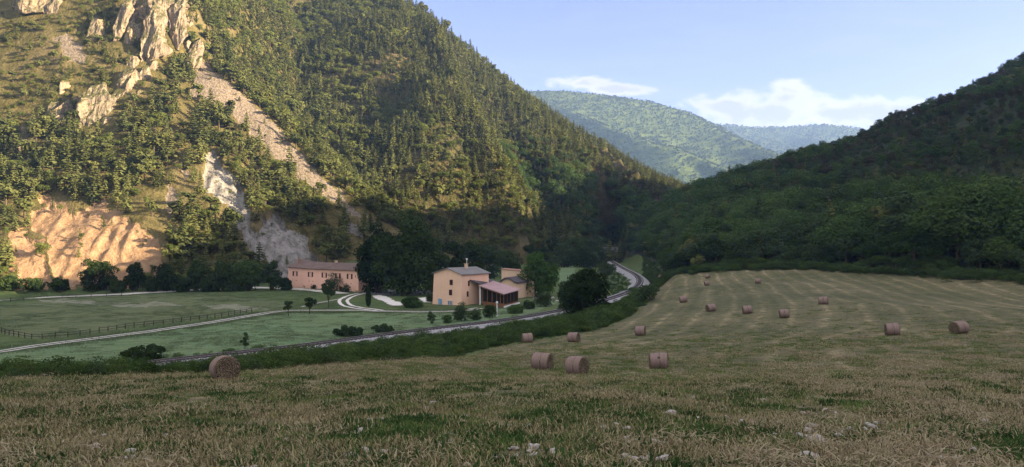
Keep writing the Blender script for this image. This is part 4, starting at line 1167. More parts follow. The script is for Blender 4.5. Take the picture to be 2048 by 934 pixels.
for v_ in (0.3, 0.5, 0.7, 0.95):
    p = eave(0.92, v_); mb.hexa([(p.x + a, p.y + b, z_) for z_ in (-0.8, p.z) for a, b in ((-.10, -.10), (.10, -.10), (.10, .10), (-.10, .10))])
a, b = eave(0.12, 0.1), eave(0.92, 0.1)
mb.hexa([(a.x, a.y - .12, a.z - .45), (b.x, b.y - .12, b.z - .45), (b.x, b.y + .12, b.z - .45), (a.x, a.y + .12, a.z - .45), (a.x, a.y - .12, a.z - .1), (b.x, b.y - .12, b.z - .1), (b.x, b.y + .12, b.z - .1), (a.x, a.y + .12, a.z - .1)])
mb.build('timber_frame', M_wood, pv)
mb = MB(); wallquad(mb, 0.13, 0.106, 0.91, 0.106, 1.1, None, 0.05); mb.build('front_glazing', M_glass, pv)
mb = MB(); wallquad(mb, 0.915, 0.13, 0.915, 0.94, 0.9, None, 0.05); mb.build('side_glazing', M_glass, pv)
mb = MB(); wallquad(mb, 0.14, 0.92, 0.9, 0.92, -0.8, None, 0.1); mb.build('rear_wall', M_shade_in, pv)
mb = MB(); p = eave(0.03, 0.06); mb.box((p.x, p.y, (p.z - 0.9) / 2), (0.42, 0.42, p.z + 0.9)); mb.build('post', M_white, pv)
mb = MB(); wallquad(mb, 0.945, 0.1, 0.945, 1.0, -1.0, 0.55, 0.3); mb.build('plinth', M_white, pv)

ps = empty('covered_passage', (-9, 206, CZ - 18.4)); tag(ps, 'open passage with dark flat roof joining the tall house and the pavilion', 'passage')
io = -ps.location
Q = [loc(p) for p in (Wp(937, 560.5, 200.5), Wp(960, 569, 199.6), Wp(990, 563.5, 211.5), Wp(968, 554.5, 211))]
mb = MB(); mb.hexa(slab(Q, 0.25)); mb.build('roof', M_dark_roof, ps)
mb = MB(); a, b = Q[3], Q[2]; mb.hexa([(a.x, a.y - 1.2, -0.5), (b.x, b.y - 1.2, -0.5), (b.x, b.y - 1.0, -0.5), (a.x, a.y - 1.0, -0.5), (a.x, a.y - 1.2, a.z), (b.x, b.y - 1.2, b.z), (b.x, b.y - 1.0, b.z), (a.x, a.y - 1.0, a.z)]); mb.build('rear_wall', M_shade_in, ps)
mb = MB(); q = (Q[0] + Q[1]) / 2; mb.box((Q[1].x - 0.25, Q[1].y + 0.3, Q[1].z / 2 - 0.3), (0.3, 0.3, Q[1].z + 0.55)); mb.build('post', M_wood, ps)

# --- small rear shed with a rolled gable
sd_c = P(1018, 575, 224); shed = empty('arched_shed', (sd_c[0], sd_c[1], CZ - 17.6), R_(-24)); tag(shed, 'small ochre shed with a thick curved grey roof behind the pavilion', 'shed')
mb = MB(); arc = []
for k in range(9):
    t = k / 8; x_ = -2.4 + 4.8 * t; arc.append((x_, 3.7 + 1.25 * math.sin(math.pi * min(1, t * 1.06 + 0.02)) * (1 - 0.28 * t) - 0.3 * t))
mb.poly([(-2.4, 0, -1), (2.4, 0, -1)] + [(x_, 0, z_) for x_, z_ in reversed(arc)])
mb.poly([(2.4, 0, -1), (2.4, 9, -1), (2.4, 9, arc[-1][1]), (2.4, 0, arc[-1][1])]); mb.poly([(-2.4, 9, -1), (-2.4, 0, -1), (-2.4, 0, arc[0][1]), (-2.4, 9, arc[0][1])])
mb.build('wall', M_peach2, shed)
mb = MB()
for (x0, z0), (x1, z1) in zip(arc, arc[1:]):
    e0 = 0.25 if x0 <= -2.39 else 0; e1 = 0.35 if x1 >= 2.39 else 0
    mb.hexa([(x0 - e0, -0.4, z0 + 0.02), (x1 + e1, -0.4, z1 + 0.02), (x1 + e1, 9.3, z1 + 0.02), (x0 - e0, 9.3, z0 + 0.02), (x0 - e0, -0.4, z0 + 0.5), (x1 + e1, -0.4, z1 + 0.5), (x1 + e1, 9.3, z1 + 0.5), (x0 - e0, 9.3, z0 + 0.5)])
mb.build('roof', M_dark_roof, shed)
b3 = P(1024, 575, 231); barn = empty('flat_barn', (b3[0], b3[1], CZ - 17.8), R_(-8)); tag(barn, 'plain ochre barn wall with flat top standing behind the arched shed', 'barn')
mb = MB(); mb.hexa([(-3.1, 0, -1), (6.5, 0, -1), (6.5, 7, -1), (-3.1, 7, -1), (-3.1, 0, 7.2), (6.5, 0, 6.5), (6.5, 7, 6.5), (-3.1, 7, 7.2)]); mb.build('wall', M_peach2, barn)
mb = MB(); mb.hexa(slab([(-3.3, -0.2, 7.22), (6.7, -0.2, 6.5), (6.7, 7.2, 6.5), (-3.3, 7.2, 7.22)], 0.16)); mb.build('roof', M_brick, barn)

# --- low terrace wall with slab, right of the shed
gt = G(1078, 580); tw = empty('stone_terrace', gt, R_(-12)); tag(tw, 'low dark stone terrace with pale slab top under the bright green tree', 'terrace')
mb = MB(); mb.box((0, 0, 0.3), (6.5, 3.0, 1.2)); mb.build('retaining_wall', M_conc, tw)
mb = MB(); mb.box((0.8, -0.2, 0.99), (5.2, 2.9, 0.16)); mb.build('slab', M_white_gravel, tw)
gt = G(1089, 566, 200)
mb = MB()

# --- lamp post by the line
g = G(994, 633); lp = empty('lamp_post', g); tag(lp, 'short white lamp post with round head beside the railway', 'lamp post')
mb = MB(); mb.tube([(0, 0, -0.2), (0, 0, 2.75)], [0.15, 0.12], 10); mb.build('post', M_white, lp)
mb = MB(); mb.tube([(0, 0, 2.7), (0, 0, 2.82), (0, 0, 3.0), (0, 0, 3.15), (0, 0, 3.2)], [0.12, 0.24, 0.29, 0.2, 0.05], 12); mb.build('lamp_head', M_white, lp, True)

# ------------------------------------------------------------------ fences
M_post = simple('weathered_fence_wood', (0.055, 0.048, 0.042), 0.95, 0.3, 3.0, 0.3)


def fence(px, spacing, label, rails=(0.92, 0.48), height=1.0, dmin=100, jit=0.05):
    pl = smooth_pl([G(a, b) for a, b in px], 0.25); o = pl[0]
    root = empty('rail_fence', on(o.x, o.y)); tag(root, label, 'fence'); io = -root.location
    posts, acc_, last = [pl[0]], 0.0, pl[0]
    for q in pl[1:]:
        acc_ += (q - last).length; last = q
        if acc_ >= spacing: posts.append(q); acc_ = 0
    rr_ = random.Random(len(posts)); bases = [on(q.x, q.y) + io for q in posts]; tops = []
    for b in bases:
        hh = height * rr_.uniform(0.94, 1.12); t = b + Vector((rr_.uniform(-jit, jit), rr_.uniform(-jit, jit), hh)); tops.append(t)
        mb = MB(); mb.tube([b - Vector((0, 0, 0.3)), t], [0.085, 0.075], 7); mb.build('post', M_post, root)
    for rz_ in rails:
        for i in range(len(bases) - 1):
            if rr_.random() < 0.06: continue
            a = bases[i].lerp(tops[i], rz_ / height * rr_.uniform(0.94, 1.0)); b = bases[i + 1].lerp(tops[i + 1], rz_ / height * rr_.uniform(0.94, 1.0))
            off = Vector((0, -0.09, 0)); mb = MB(); mb.tube([a + off, b + off], 0.05, 6); mb.build('rail', M_post, root)


fence([(-25, 662), (0, 666), (11, 669.5), (40, 675), (74, 678.5), (110, 676.6), (156, 672), (216, 663), (271, 655), (353, 645.5), (432, 636), (506, 624.5)], 2.0, 'long dark post and rail fence along the near edge of the paddock')
fence([(124, 595.6), (160, 595), (205, 593.5), (248, 592)], 4.0, 'short post and rail fence beside the gravel track', (0.9, 0.5), 1.1)
fence([(21, 603.7), (40, 602.5), (63, 600.5)], 3.6, 'three post fence section at the far left by the track', (0.9, 0.5), 1.1)

# ------------------------------------------------------------------ round bales
def fn_straw(n, out):
    p = n.objco(); w = n.n.new('ShaderNodeTexWave'); w.wave_type = 'RINGS'; w.rings_direction = 'X'; n.put(w.inputs['Vector'], p)
    w.inputs['Scale'].default_value = 5.0; w.inputs['Distortion'].default_value = 9.0; w.inputs['Detail'].default_value = 4; w.inputs['Detail Scale'].default_value = 2.2
    f = n.noise(p, 9, 5, 0.7, 1.5)
    t = n.math('ADD', n.math('MULTIPLY', w.outputs['Fac'], 0.55), n.math('MULTIPLY', f, 0.5))
    c = n.ramp(t, [(0.25, (0.035, 0.026, 0.018)), (0.5, (0.14, 0.105, 0.075)), (0.8, (0.31, 0.245, 0.165))])
    pbr(n, out, c, 0.95, n.bump(t, 1.0, 0.05), 0.1)
def fn_net(n, out):
    p = n.objco(); s_ = n.noise(n.mapping(p, (14, 1.2, 1.2)), 1.0, 4, 0.6); f = n.noise(p, 8, 4, 0.65); b = n.noise(p, 1.3, 3)
    c = n.ramp(n.math('ADD', n.math('MULTIPLY', s_, 0.6), n.math('MULTIPLY', f, 0.4)), [(0.32, (0.105, 0.066, 0.062)), (0.5, (0.235, 0.160, 0.150)), (0.7, (0.36, 0.26, 0.245))])
    c = n.mix(n.ramp(b, [(0.40, 0.0), (0.65, 0.6)]), c, (0.25, 0.19, 0.14)); c = n.mix(n.math('MULTIPLY', n.n.new('ShaderNodeObjectInfo').outputs['Random'], 0.45), c, (0.24, 0.17, 0.13))
    pbr(n, out, c, 0.75, n.bump(n.math('ADD', s_, f), 0.8, 0.03), 0.25)
M_straw = material('bale_straw', fn_straw); M_net = material('pinkish_net_wrap', fn_net)
M_band = simple('dark_seam', (0.06, 0.045, 0.045), 0.9, 0.2, 4.0)


def bale_parts(seed):
    r = np.random.default_rng(seed); Rb, Lb = 0.625, 1.22
    mb = MB(); seg = 40; prof = [(-Lb / 2, 0.0), (-Lb / 2 - 0.03, 0.3), (-Lb / 2 - 0.02, 0.52), (-Lb / 2 + 0.03, 0.60), (-Lb / 2 + 0.09, 0.615), (Lb / 2 - 0.09, 0.615), (Lb / 2 - 0.03, 0.60), (Lb / 2 + 0.02, 0.52), (Lb / 2 + 0.03, 0.3), (Lb / 2, 0.0)]
    def ring(x, rad, k, amp=0.02):
        t = 2 * math.pi * k / seg; q = rad * (1 + amp * float(vnoise(math.cos(t) * 2 + seed, math.sin(t) * 2, x * 2, seed=seed)))
        z_ = q * math.sin(t); z_ = max(z_, -0.575) if rad > 0.3 else z_
        return (x, q * math.cos(t), z_)
    for j, (x, rad) in enumerate(prof):
        for k in range(seg): mb.v.append(ring(x + (r.normal() * 0.012 if 0 < rad < 0.56 else 0), max(rad, 0.02), k, 0.035))
    for j in range(len(prof) - 1):
        for k in range(seg): mb.f.append((j * seg + k, j * seg + (k + 1) % seg, (j + 1) * seg + (k + 1) % seg, (j + 1) * seg + k)); mb.m.append(0)
    mb.f.append(tuple(reversed(range(seg)))); mb.m.append(0); b = (len(prof) - 1) * seg; mb.f.append(tuple(b + k for k in range(seg))); mb.m.append(0)
    for i in range(260):                                   # loose stalks on both ends and rims
        sg = 1 if r.random() < 0.5 else -1; t = r.uniform(0, 6.283); q = 0.62 * math.sqrt(r.uniform(0.02, 1.0)); c = np.array([sg * (Lb / 2 + 0.02), q * math.cos(t), max(q * math.sin(t), -0.56)])
        tang = np.array([sg * r.uniform(0.0, 0.5), -math.sin(t), math.cos(t)]) + r.normal(size=3) * 0.35; tang /= np.linalg.norm(tang); l = r.uniform(0.08, 0.22)
        wv = np.cross(tang, [1, 0, 0]); wv = wv / max(np.linalg.norm(wv), 1e-3) * 0.006
        out_ = np.array([sg * 0.035, 0, 0]); mb.poly([tuple(c - tang * l / 2 - wv), tuple(c - tang * l / 2 + wv), tuple(c + tang * l / 2 + wv + out_), tuple(c + tang * l / 2 - wv + out_)])
    core = mb.mesh('straw_core', M_straw, False)
    nb = MB(); xs = np.array([-0.575, -0.5, -0.4, -0.3, -0.2, -0.1, 0.02, 0.045, 0.075, 0.1, 0.2, 0.3, 0.4, 0.5, 0.575])
    for x in xs:
        rad = 0.632 + 0.010 * float(vnoise(x * 6 + seed, 0.3, seed=seed)) - (0.022 if abs(x - 0.06) < 0.03 else 0) - (0.02 if abs(x) > Lb / 2 - 0.06 else 0)
        for k in range(seg): nb.v.append(ring(x, rad, k, 0.02))
    for j in range(len(xs) - 1):
        for k in range(seg): nb.f.append((j * seg + k, j * seg + (k + 1) % seg, (j + 1) * seg + (k + 1) % seg, (j + 1) * seg + k)); nb.m.append(1 if j == 7 else 0)
    return core, nb.mesh('net_wrap', [M_net, M_band], True)


BALE_SETS = [bale_parts(40 + i) for i in range(4)]
# photo pixel of the base, turn of the axle from the picture plane, label
BALES = [
    ((448, 759), 58, 'large hay bale standing alone at the left end of the field'),
    ((1084, 738), 24, 'hay bale left of its close twin in the near field, below the hedge'),
    ((1154, 748), 38, 'hay bale with swirled straw end beside a twin, nearest of the middle group'),
    ((1318, 738), 8, 'hay bale with broad pink wrap and dark seam, right of the near pair'),
    ((1055, 685), -10, 'hay bale tucked against the hedge bank left of the dark rail side tree'),
    ((1148, 684), 26, 'hay bale below the dark rail side tree, beside the hedge bank'),
    ((1281, 671), 18, 'hay bale alone on the open slope right of the hedge bend'),
    ((1569, 636), 12, 'rightmost of the three bales lined up across the middle of the field'),
    ((1495, 628), 6, 'middle bale of the three lined up across the field'),
    ((1422, 623), -14, 'left bale of the three lined up across the field'),
    ((1367, 605), 4, 'small bale above the left end of the line of three'),
    ((1647, 609), 22, 'tilted looking bale uphill and right of the line of three'),
    ((1785, 670), 14, 'large bale at the right of the field, left of the last one'),
    ((1919, 667), -16, 'rightmost hay bale in the field'),
    ((1516, 567), 16, 'small far bale below the wood, right of the two far bales'),
    ((1414, 571), -8, 'small far bale just in front of another under the wood'),
    ((1415.5, 556.5), 20, 'greyish bale at the far edge of the field, behind another bale'),
    ((1322, 555.5), 0, 'farthest hay bale at the top left corner of the field'),
]
for i, ((px_, py_), rot, lab) in enumerate(BALES):
    g = G(px_, py_); core, net = BALE_SETS[i % 4]
    o = link_mesh('hay_bale', core); sc = 1.0
    dd_ = g.y
    o.location = (g.x, g.y, g.z + 0.56)
    e = 1.0; gx_ = (on(g.x + e, g.y).z - on(g.x - e, g.y).z) / 2; gy_ = (on(g.x, g.y + e).z - on(g.x, g.y - e).z) / 2
    nrm = Vector((-gx_, -gy_, 1)).normalized(); base = Matrix.Rotation(R_(-rot), 4, 'Z')
    o.rotation_euler = (nrm.to_track_quat('Z', 'Y').to_matrix().to_4x4() @ base).to_euler() if False else (Vector((0, 0, 1)).rotation_difference(nrm).to_matrix().to_4x4() @ base).to_euler()
    o.location = g + nrm * 0.54; o.scale = (random.uniform(0.93, 1.06), random.uniform(0.97, 1.05), random.uniform(0.93, 1.0))
    tag(o, lab, 'hay bale', 'round hay bales on the cut field'); link_mesh('net_wrap', net, o)
# one more bale lies in the bushes at the field edge
g = G(1306, 584); o = link_mesh('hay_bale', BALE_SETS[1][0]); o.location = g + Vector((0, 0, 0.6)); o.rotation_euler = (0, 0, R_(-40)); o.scale = (1.05,) * 3
tag(o, 'brown old bale half hidden in bushes where hedge meets field corner', 'hay bale', 'round hay bales on the cut field'); link_mesh('net_wrap', BALE_SETS[1][1], o)


# ------------------------------------------------------------------ single trees and shrubs
def hero_tree(name, base, h, w, seed, mat_l, label, cat='tree', n=7000, leaf=0.26, low=0.15, lobes=26, trunk_r=None, squash=0.85, group=None, lean=0.0, lobe_r=0.34):
    w = w * 1.22; low = low - (0.22 if low < 0.2 else 0.05); r = np.random.default_rng(seed); root = empty(name, base); tag(root, label, cat, group)
    cz = h * (1 + low) / 2; rz = h * (1 - low) / 2
    L = make_lobes(r, lobes, lean, 0, cz, w * 0.80, w * 0.80, rz * 0.82, min(w, rz) * lobe_r)
    c, d = crown_points(r, n, L, squash); c[:, 2] = np.where(c[:, 2] < 0.12, r.uniform(0.1, 0.25 * h, n), np.minimum(c[:, 2], h * 1.02))
    ls = leaf * r.uniform(0.55, 1.3, n)
    v = quads_from(c, d + r.normal(size=d.shape) * 0.38 + np.array([0, 0, 0.25]), ls, 0.6, r)
    link_mesh('crown', np_mesh('crown', v, qfaces(n), [mat_l]), root)
    tr = trunk_r or h * 0.022; mb = MB()
    mb.tube([(0, 0, -0.4), (0.1 * tr, 0, h * low * 0.6), (lean * 0.4, 0, h * (low + 0.25)), (lean * 0.8, 0.1, h * 0.72)], [tr * 1.35, tr, tr * 0.7, tr * 0.2], 9)
    for q in sorted(L, key=lambda q: -q[3])[:9]:
        z0 = h * (low * 0.7 + 0.18 * r.random()); mb.tube([(lean * 0.2, 0, z0), (q[0] * 0.5, q[1] * 0.5, (z0 + q[2]) / 2 + 0.1 * h * 0), (q[0], q[1], q[2])], [tr * 0.45, tr * 0.3, tr * 0.1], 6)
    mb.build('trunk', M_bark, root, True)
    return root


def tree_px(name, bx_, by_, d, ytop, wpx, seed, mat_l, label, **kw):
    """a tree whose foot stands on the ground under a photo pixel; d None: found from the pixel"""
    g = G(bx_, by_) if d is None else on((bx_ - 1024) / F * d, d)
    hh = CZ + (467 - ytop) / F * g.y - g.z; return hero_tree(name, g, hh, wpx / F * g.y / 2, seed, mat_l, label, **kw)


M_yew = mat_leaf('very_dark_leaves', (0.014, 0.028, 0.011), (0.056, 0.088, 0.030), 0.18, (0.035, 0.05, 0.018))
M_green2 = mat_leaf('bright_tree_leaves', (0.035, 0.080, 0.020), (0.085, 0.155, 0.040), 0.3, (0.09, 0.14, 0.035))
tree_px('broadleaf_tree', 818, 590, 238, 406, 150, 21, M_yew, 'huge dark spreading tree with the highest crown between the two farmhouses', n=16000, leaf=0.46, low=0.02, lobes=80, lobe_r=0.25)
tree_px('broadleaf_tree', 756, 590, 243, 410, 112, 22, M_yew, 'dark tree merging into the left side of the huge crown by the yard', n=10000, leaf=0.46, low=0.0, lobes=60, lobe_r=0.26)
tree_px('broadleaf_tree', 866, 590, 248, 414, 70, 23, M_shade, 'deep green right shoulder tree beside the huge dark crown', n=6500, leaf=0.42, low=0.0, lobes=22)
tree_px('broadleaf_tree', 908, 585, 262, 448, 60, 24, M_yew, 'tall blackish tree directly behind the tall peach house', n=5000, leaf=0.4, low=0.02)
tree_px('broadleaf_tree', 944, 585, 285, 462, 55, 25, M_yew, 'dark tree behind the chimney of the tall peach house', n=4000, leaf=0.4, low=0.02)
tree_px('broadleaf_tree', 975, 580, 300, 470, 60, 26, M_shade, 'mid green pointed tree behind the covered passage', n=4500, leaf=0.38, low=0.02)
tree_px('broadleaf_tree', 1018, 575, 330, 487, 60, 27, M_yew, 'dark tree behind the ochre barn', n=4000, leaf=0.4, low=0.02)
tree_px('broadleaf_tree', 1077, 588, 232, 493, 84, 28, M_green2, 'bright green rounded tree right of the ochre shed', n=9000, leaf=0.32, low=0.05, lobes=54, lobe_r=0.26)
tree_px('broadleaf_tree', 1108, 560, 300, 492, 30, 29, M_shade, 'small mid green tree behind the bright green tree', n=2500, leaf=0.34, low=0.05)
tree_px('broadleaf_tree', 1172, 641, 150, 506, 100, 30, M_yew, 'dark rounded tree standing against the railway curve, hiding the track', n=13000, leaf=0.26, low=0.0, lobes=66, lobe_r=0.26)
tree_px('broadleaf_tree', 1136, 618, 172, 548, 44, 31, M_shade, 'narrow dark tree touching the left side of the rail side tree', n=3500, leaf=0.24, low=0.05)
tree_px('broadleaf_tree', 1214, 552, 330, 518, 34, 32, M_shade, 'round bush like tree inside the far bend of the railway', n=2500, leaf=0.36, low=0.02)
tree_px('broadleaf_tree', 1186, 535, 400, 500, 44, 33, M_shade, 'broad dark tree left of the tunnel end of the track', n=2500, leaf=0.45, low=0.02)
tree_px('broadleaf_tree', 1150, 540, 420, 465, 66, 34, M_yew, 'tall black tree mass behind the far meadow', n=3500, leaf=0.5, low=0.0)
tree_px('broadleaf_tree', 1105, 540, 440, 470, 60, 35, M_yew, 'black tree at the left edge of the far meadow', n=3000, leaf=0.5, low=0.0)
tree_px('broadleaf_tree', 1192, 528, 445, 462, 50, 41, M_yew, 'black tree left of the tunnel mouth', n=3000, leaf=0.5, low=0.0)
tree_px('broadleaf_tree', 1128, 532, 395, 478, 50, 42, M_shade, 'dark green tree behind the far meadow, nearest of its clump', n=3000, leaf=0.45, low=0.0)
tree_px('broadleaf_tree', 1168, 532, 392, 486, 50, 43, M_yew, 'low dark tree behind the far meadow, right of its clump', n=3000, leaf=0.45, low=0.0)
tree_px('broadleaf_tree', 1070, 535, 400, 485, 60, 44, M_yew, 'wide dark tree beyond the bright green one', n=3000, leaf=0.45, low=0.0)
tree_px('broadleaf_tree', 1222, 520, 520, 440, 60, 45, M_yew, 'tall dark tree above the tunnel mouth', n=3000, leaf=0.55, low=0.0)
tree_px('broadleaf_tree', 657, 616, None, 547, 30, 36, M_shade, 'slender young tree in front of the long pink farmhouse', n=2200, leaf=0.20, low=0.24, lobes=14, trunk_r=0.09)
tree_px('broadleaf_tree', 576.5, 632, None, 595, 24, 37, M_yew, 'small upright vase shaped tree on the meadow, left of a rounder one', n=900, leaf=0.15, low=0.32, lobes=9, trunk_r=0.08)
tree_px('broadleaf_tree', 619, 628, None, 590, 36, 38, M_yew, 'small round orchard tree on the meadow, right of an upright one', n=1400, leaf=0.16, low=0.28, lobes=12, trunk_r=0.09)
# trees and thickets along the foot of the mountain
for (bx_, wpx, ytop, m_, lab, n_) in [
        (196, 80, 506, M_yew, 'large round dark tree standing in front of the orange clay slope', 5500), (272, 40, 514, M_yew, 'smaller dark tree right of the round one by the clay slope', 3000),
        (331, 56, 515, M_yew, 'dark tree in the middle of the row along the mountain foot', 3500), (391, 48, 512, M_yew, 'dark tree right of the row centre along the mountain foot', 3000),
        (446, 60, 510, M_yew, 'broad dark tree left of the greener pair near the long house', 3500), (497, 66, 498, M_fresh, 'greener tall tree above the row near the long pink house', 4000),
        (543, 44, 510, M_shade, 'last tree of the row, beside the left end of the long pink house', 3000)]:
    tree_px('broadleaf_tree', bx_, 578, 256, ytop, wpx, 600 + bx_, m_, lab, n=n_, leaf=0.38, low=0.02, lobes=34, lobe_r=0.3)
for (bx_, wpx, ytop, lab) in [(16, 50, 545, 'dark thicket at the left edge of the picture under the mountain'), (66, 56, 552, 'low dark thicket between the left edge and the clay slope'), (120, 54, 556, 'low dark shrub under the left end of the clay slope'),
                              (236, 36, 556, 'dark shrub between the round tree and its smaller neighbour'), (302, 34, 552, 'dark shrub beneath the row of trees'), (362, 36, 550, 'dark shrub filling the gap in the middle of the tree row'), (420, 36, 548, 'dark shrub at the right of the tree row'), (470, 50, 540, 'wide dark shrub in front of the greener tree'), (572, 22, 556, 'dark shrub against the left wall of the long pink house')]:
    tree_px('shrub', bx_, 579, 254, ytop, wpx, 800 + bx_, M_yew, lab, cat='shrub', n=2200, leaf=0.32, low=-0.1, lobes=20, lobe_r=0.45)

# cypress
g = G(736.8, 614); r = np.random.default_rng(5); cyp = empty('cypress_tree', g); tag(cyp, 'thin dark cypress standing on the lawn inside the loop drive', 'cypress')
hc = CZ + (467 - 571) / F * g.y - g.z; n = 1500; zc = r.uniform(0.06, 1.0, n); rad = 0.72 * np.sin(np.clip(zc, 0, 1) ** 0.8 * 3.0 + 0.12) ** 0.7 * r.uniform(0.6, 1.0, n); an = r.uniform(0, 6.283, n)
c = np.stack([rad * np.cos(an), rad * np.sin(an), zc * hc], 1)
link_mesh('crown', np_mesh('crown', quads_from(c, np.stack([np.cos(an), np.sin(an), 0.4 + 0 * an], 1) + r.normal(size=(n, 3)) * 0.4, r.uniform(0.10, 0.2, n), 0.6, r), qfaces(n), [M_yew]), cyp)
mb = MB(); mb.tube([(0, 0, -0.2), (0, 0, hc * 0.5)], [0.1, 0.05], 7); mb.build('trunk', M_bark, cyp)

for (bx_, by_, wpx, ytop, m_, nm, lab, n_, lf) in [
        (825, 615, 54, 589, M_fresh, 'shrub', 'wide mounded green shrub below the white gravel ramp', 2600, 0.24), (862, 604, 22, 582, M_shade, 'shrub', 'dark round shrub against the left corner of the tall house', 900, 0.24),
        (864, 648, 20, 616, M_shade, 'sapling', 'small sapling left of the pointed shrubs by the railway', 700, 0.16), (923, 642, 34, 600, M_shade, 'shrub', 'pointed dark shrub in front of the tall peach house corner', 1400, 0.18),
        (951, 640, 26, 614, M_shade, 'shrub', 'middle pointed shrub between the passage and the railway', 900, 0.17), (979, 635, 26, 604, M_yew, 'shrub', 'dark shrub just left of the white lamp post', 1000, 0.18),
        (1032, 627, 40, 604, M_fresh, 'shrub', 'wide green shrub right of the white lamp post', 1500, 0.2), (1088, 613, 40, 580, M_shade, 'shrub', 'rounded dark shrub below the stone terrace', 1500, 0.2),
        (1058, 618, 30, 598, M_shade, 'shrub', 'low shrub between the wide green one and the rounded dark one', 900, 0.2), (895, 646, 24, 628, M_fresh, 'shrub', 'low light green shrub at the railway edge left of the pointed shrub', 700, 0.17),
        (490, 694, 20, 657, M_yew, 'sapling', 'ragged dark sapling on the meadow edge above the hay bale', 420, 0.13),
        (292, 722, 96, 686, M_yew, 'shrub', 'big dark mounded bush on the railway bank at the left', 2600, 0.2), (700, 672, 70, 650, M_shade, 'shrub', 'long low dark bush beside the track, left of its twin', 2200, 0.2), (765, 664, 48, 646, M_shade, 'shrub', 'low dark bush beside the track, right of its twin', 1500, 0.2),
        (1262, 590, 30, 572, M_fresh, 'shrub', 'green bush inside the bend of the railway', 1000, 0.24), (1296, 602, 40, 560, M_shade, 'shrub', 'bush at the outer bend of the railway beside the field corner', 1400, 0.24),
        (640, 577, 20, 552, M_yew, 'climbing_plant', 'dark climbing plant growing up the middle of the pink farmhouse', 800, 0.2), (667, 582, 30, 540, M_shade, 'climbing_plant', 'tall leafy creeper on the pink farmhouse wall behind the young tree', 1200, 0.2),
        (692, 584, 20, 566, M_yew, 'shrub', 'dark shrub by the door of the pink farmhouse', 600, 0.18), (627, 578, 11, 566, M_yew, 'shrub', 'tiny conical shrub against the pink farmhouse', 300, 0.16), (596, 574, 22, 560, M_shade, 'shrub', 'shrub under the left ground floor window of the pink farmhouse', 600, 0.2), (612, 576, 14, 567, M_shade, 'shrub', 'small low shrub left of the conical one by the pink farmhouse', 300, 0.16)]:
    tree_px(nm, bx_, by_, None, ytop, wpx, 900 + bx_, m_, lab, cat=nm.replace('_', ' '), n=int(n_ * 1.5), leaf=lf * 0.9, low=-0.1 if nm != 'sapling' else 0.1, lobes=24 if nm != 'sapling' else 12, trunk_r=0.06, lobe_r=0.46 if nm != 'sapling' else 0.3)

# ------------------------------------------------------------------ undergrowth on the railway banks
r = np.random.default_rng(77); N_ = 84000
x = r.uniform(-110, 85, N_); y = r.uniform(30, 500, N_)
inf = in_poly(FPOLY, x, y); dE = pl_dist(x, y, EDGE)[0]; dR, aR, _ = pl_dist(x, y, RAIL)
side = in_poly([(q[0], q[1]) for q in RAIL] + [(300, 545), (300, -50), (-110, -50)], x, y)        # field side of the line
far_part = y > 175
bank = (~inf) & side & (dR > 3.6) & (dR < 75) & ((y < 300) | ~in_poly(RPOLY, x, y))
near_left = px_l = ((x / np.maximum(y, 1) * F + 1024) < 560)
k = (bank & (r.random(N_) < 0.85)) | ((~side) & (~inf) & (dR > 2.3) & (dR < np.where(near_left, 7.5, np.where(y > 195, 12.0, 4.6))) & (r.random(N_) < 0.30)) | (bank & near_left & (dR > 2.2))
x, y, dE, dR, inf, side = (a[k] for a in (x, y, dE, dR, inf, side)); z = H(x, y); n = len(x)
ppx, _ = proj(x, y, z)
h = r.uniform(0.8, 2.2, n) * (1 + 0.5 * fbm(x / 7, y / 7, seed=41, oct=2))
h = np.where(side, h, h * np.where(y > 195, 0.45, 0.75)); h = np.where(dE < 2.0, h * 0.6, h); h = np.where(dR < 7, np.minimum(h, 1.3), h)
h = np.where((ppx < 560) & (dR < 5), h * 1.15, h)
h = np.where((y > 165) & side & (dR < 16), np.minimum(h, 0.5 + 0.05 * dR), h); rpx = np.array([0, 350] + [q[0] for q in RAIL_PX[1:8]]); rpy = np.array([757, 718] + [q[1] for q in RAIL_PX[1:8]])
lim_py = np.interp(ppx, rpx, rpy) + np.where(ppx < 850, 0.5, np.where(ppx < 1150, 4, 7)) + r.uniform(0, 7, n)
lim_h = CZ - (lim_py - 467) / F * y - z
h = np.where(side & (dR < 10) & (ppx > 300), np.maximum(h, np.minimum(lim_h * r.uniform(0.8, 1.0, n), 2.9)), h)
ex = (ppx < 300) | ((ppx < 640) & (r.random(n) < 0.12))
h = np.where(side & ~ex & (ppx < 1285), np.minimum(h, np.maximum(lim_h * 1.0, 0.12)), h)
lim2 = CZ - (np.interp(ppx, [0, 300], [712, 708]) + r.uniform(0, 14, n) - 467) / F * y - z
h = np.where(side & (ppx <= 300), np.minimum(h, np.maximum(lim2, 0.15)), h)
h = np.clip(h, 0.12, 2.9)
h = np.where(ex & (ppx > 300), np.minimum(h, 1.3), h)
gn_scatter('undergrowth', np.stack([x, y, z - 0.1], 1), np.stack([0 * x, 0 * x, r.uniform(0, 6.28, n)], 1), np.stack([h * r.uniform(0.9, 1.3, n), h * r.uniform(0.9, 1.3, n), h], 1), r.integers(0, 5, n), BUSHES,
           'dense green thicket of bushes and weeds on the railway banks', 'undergrowth')

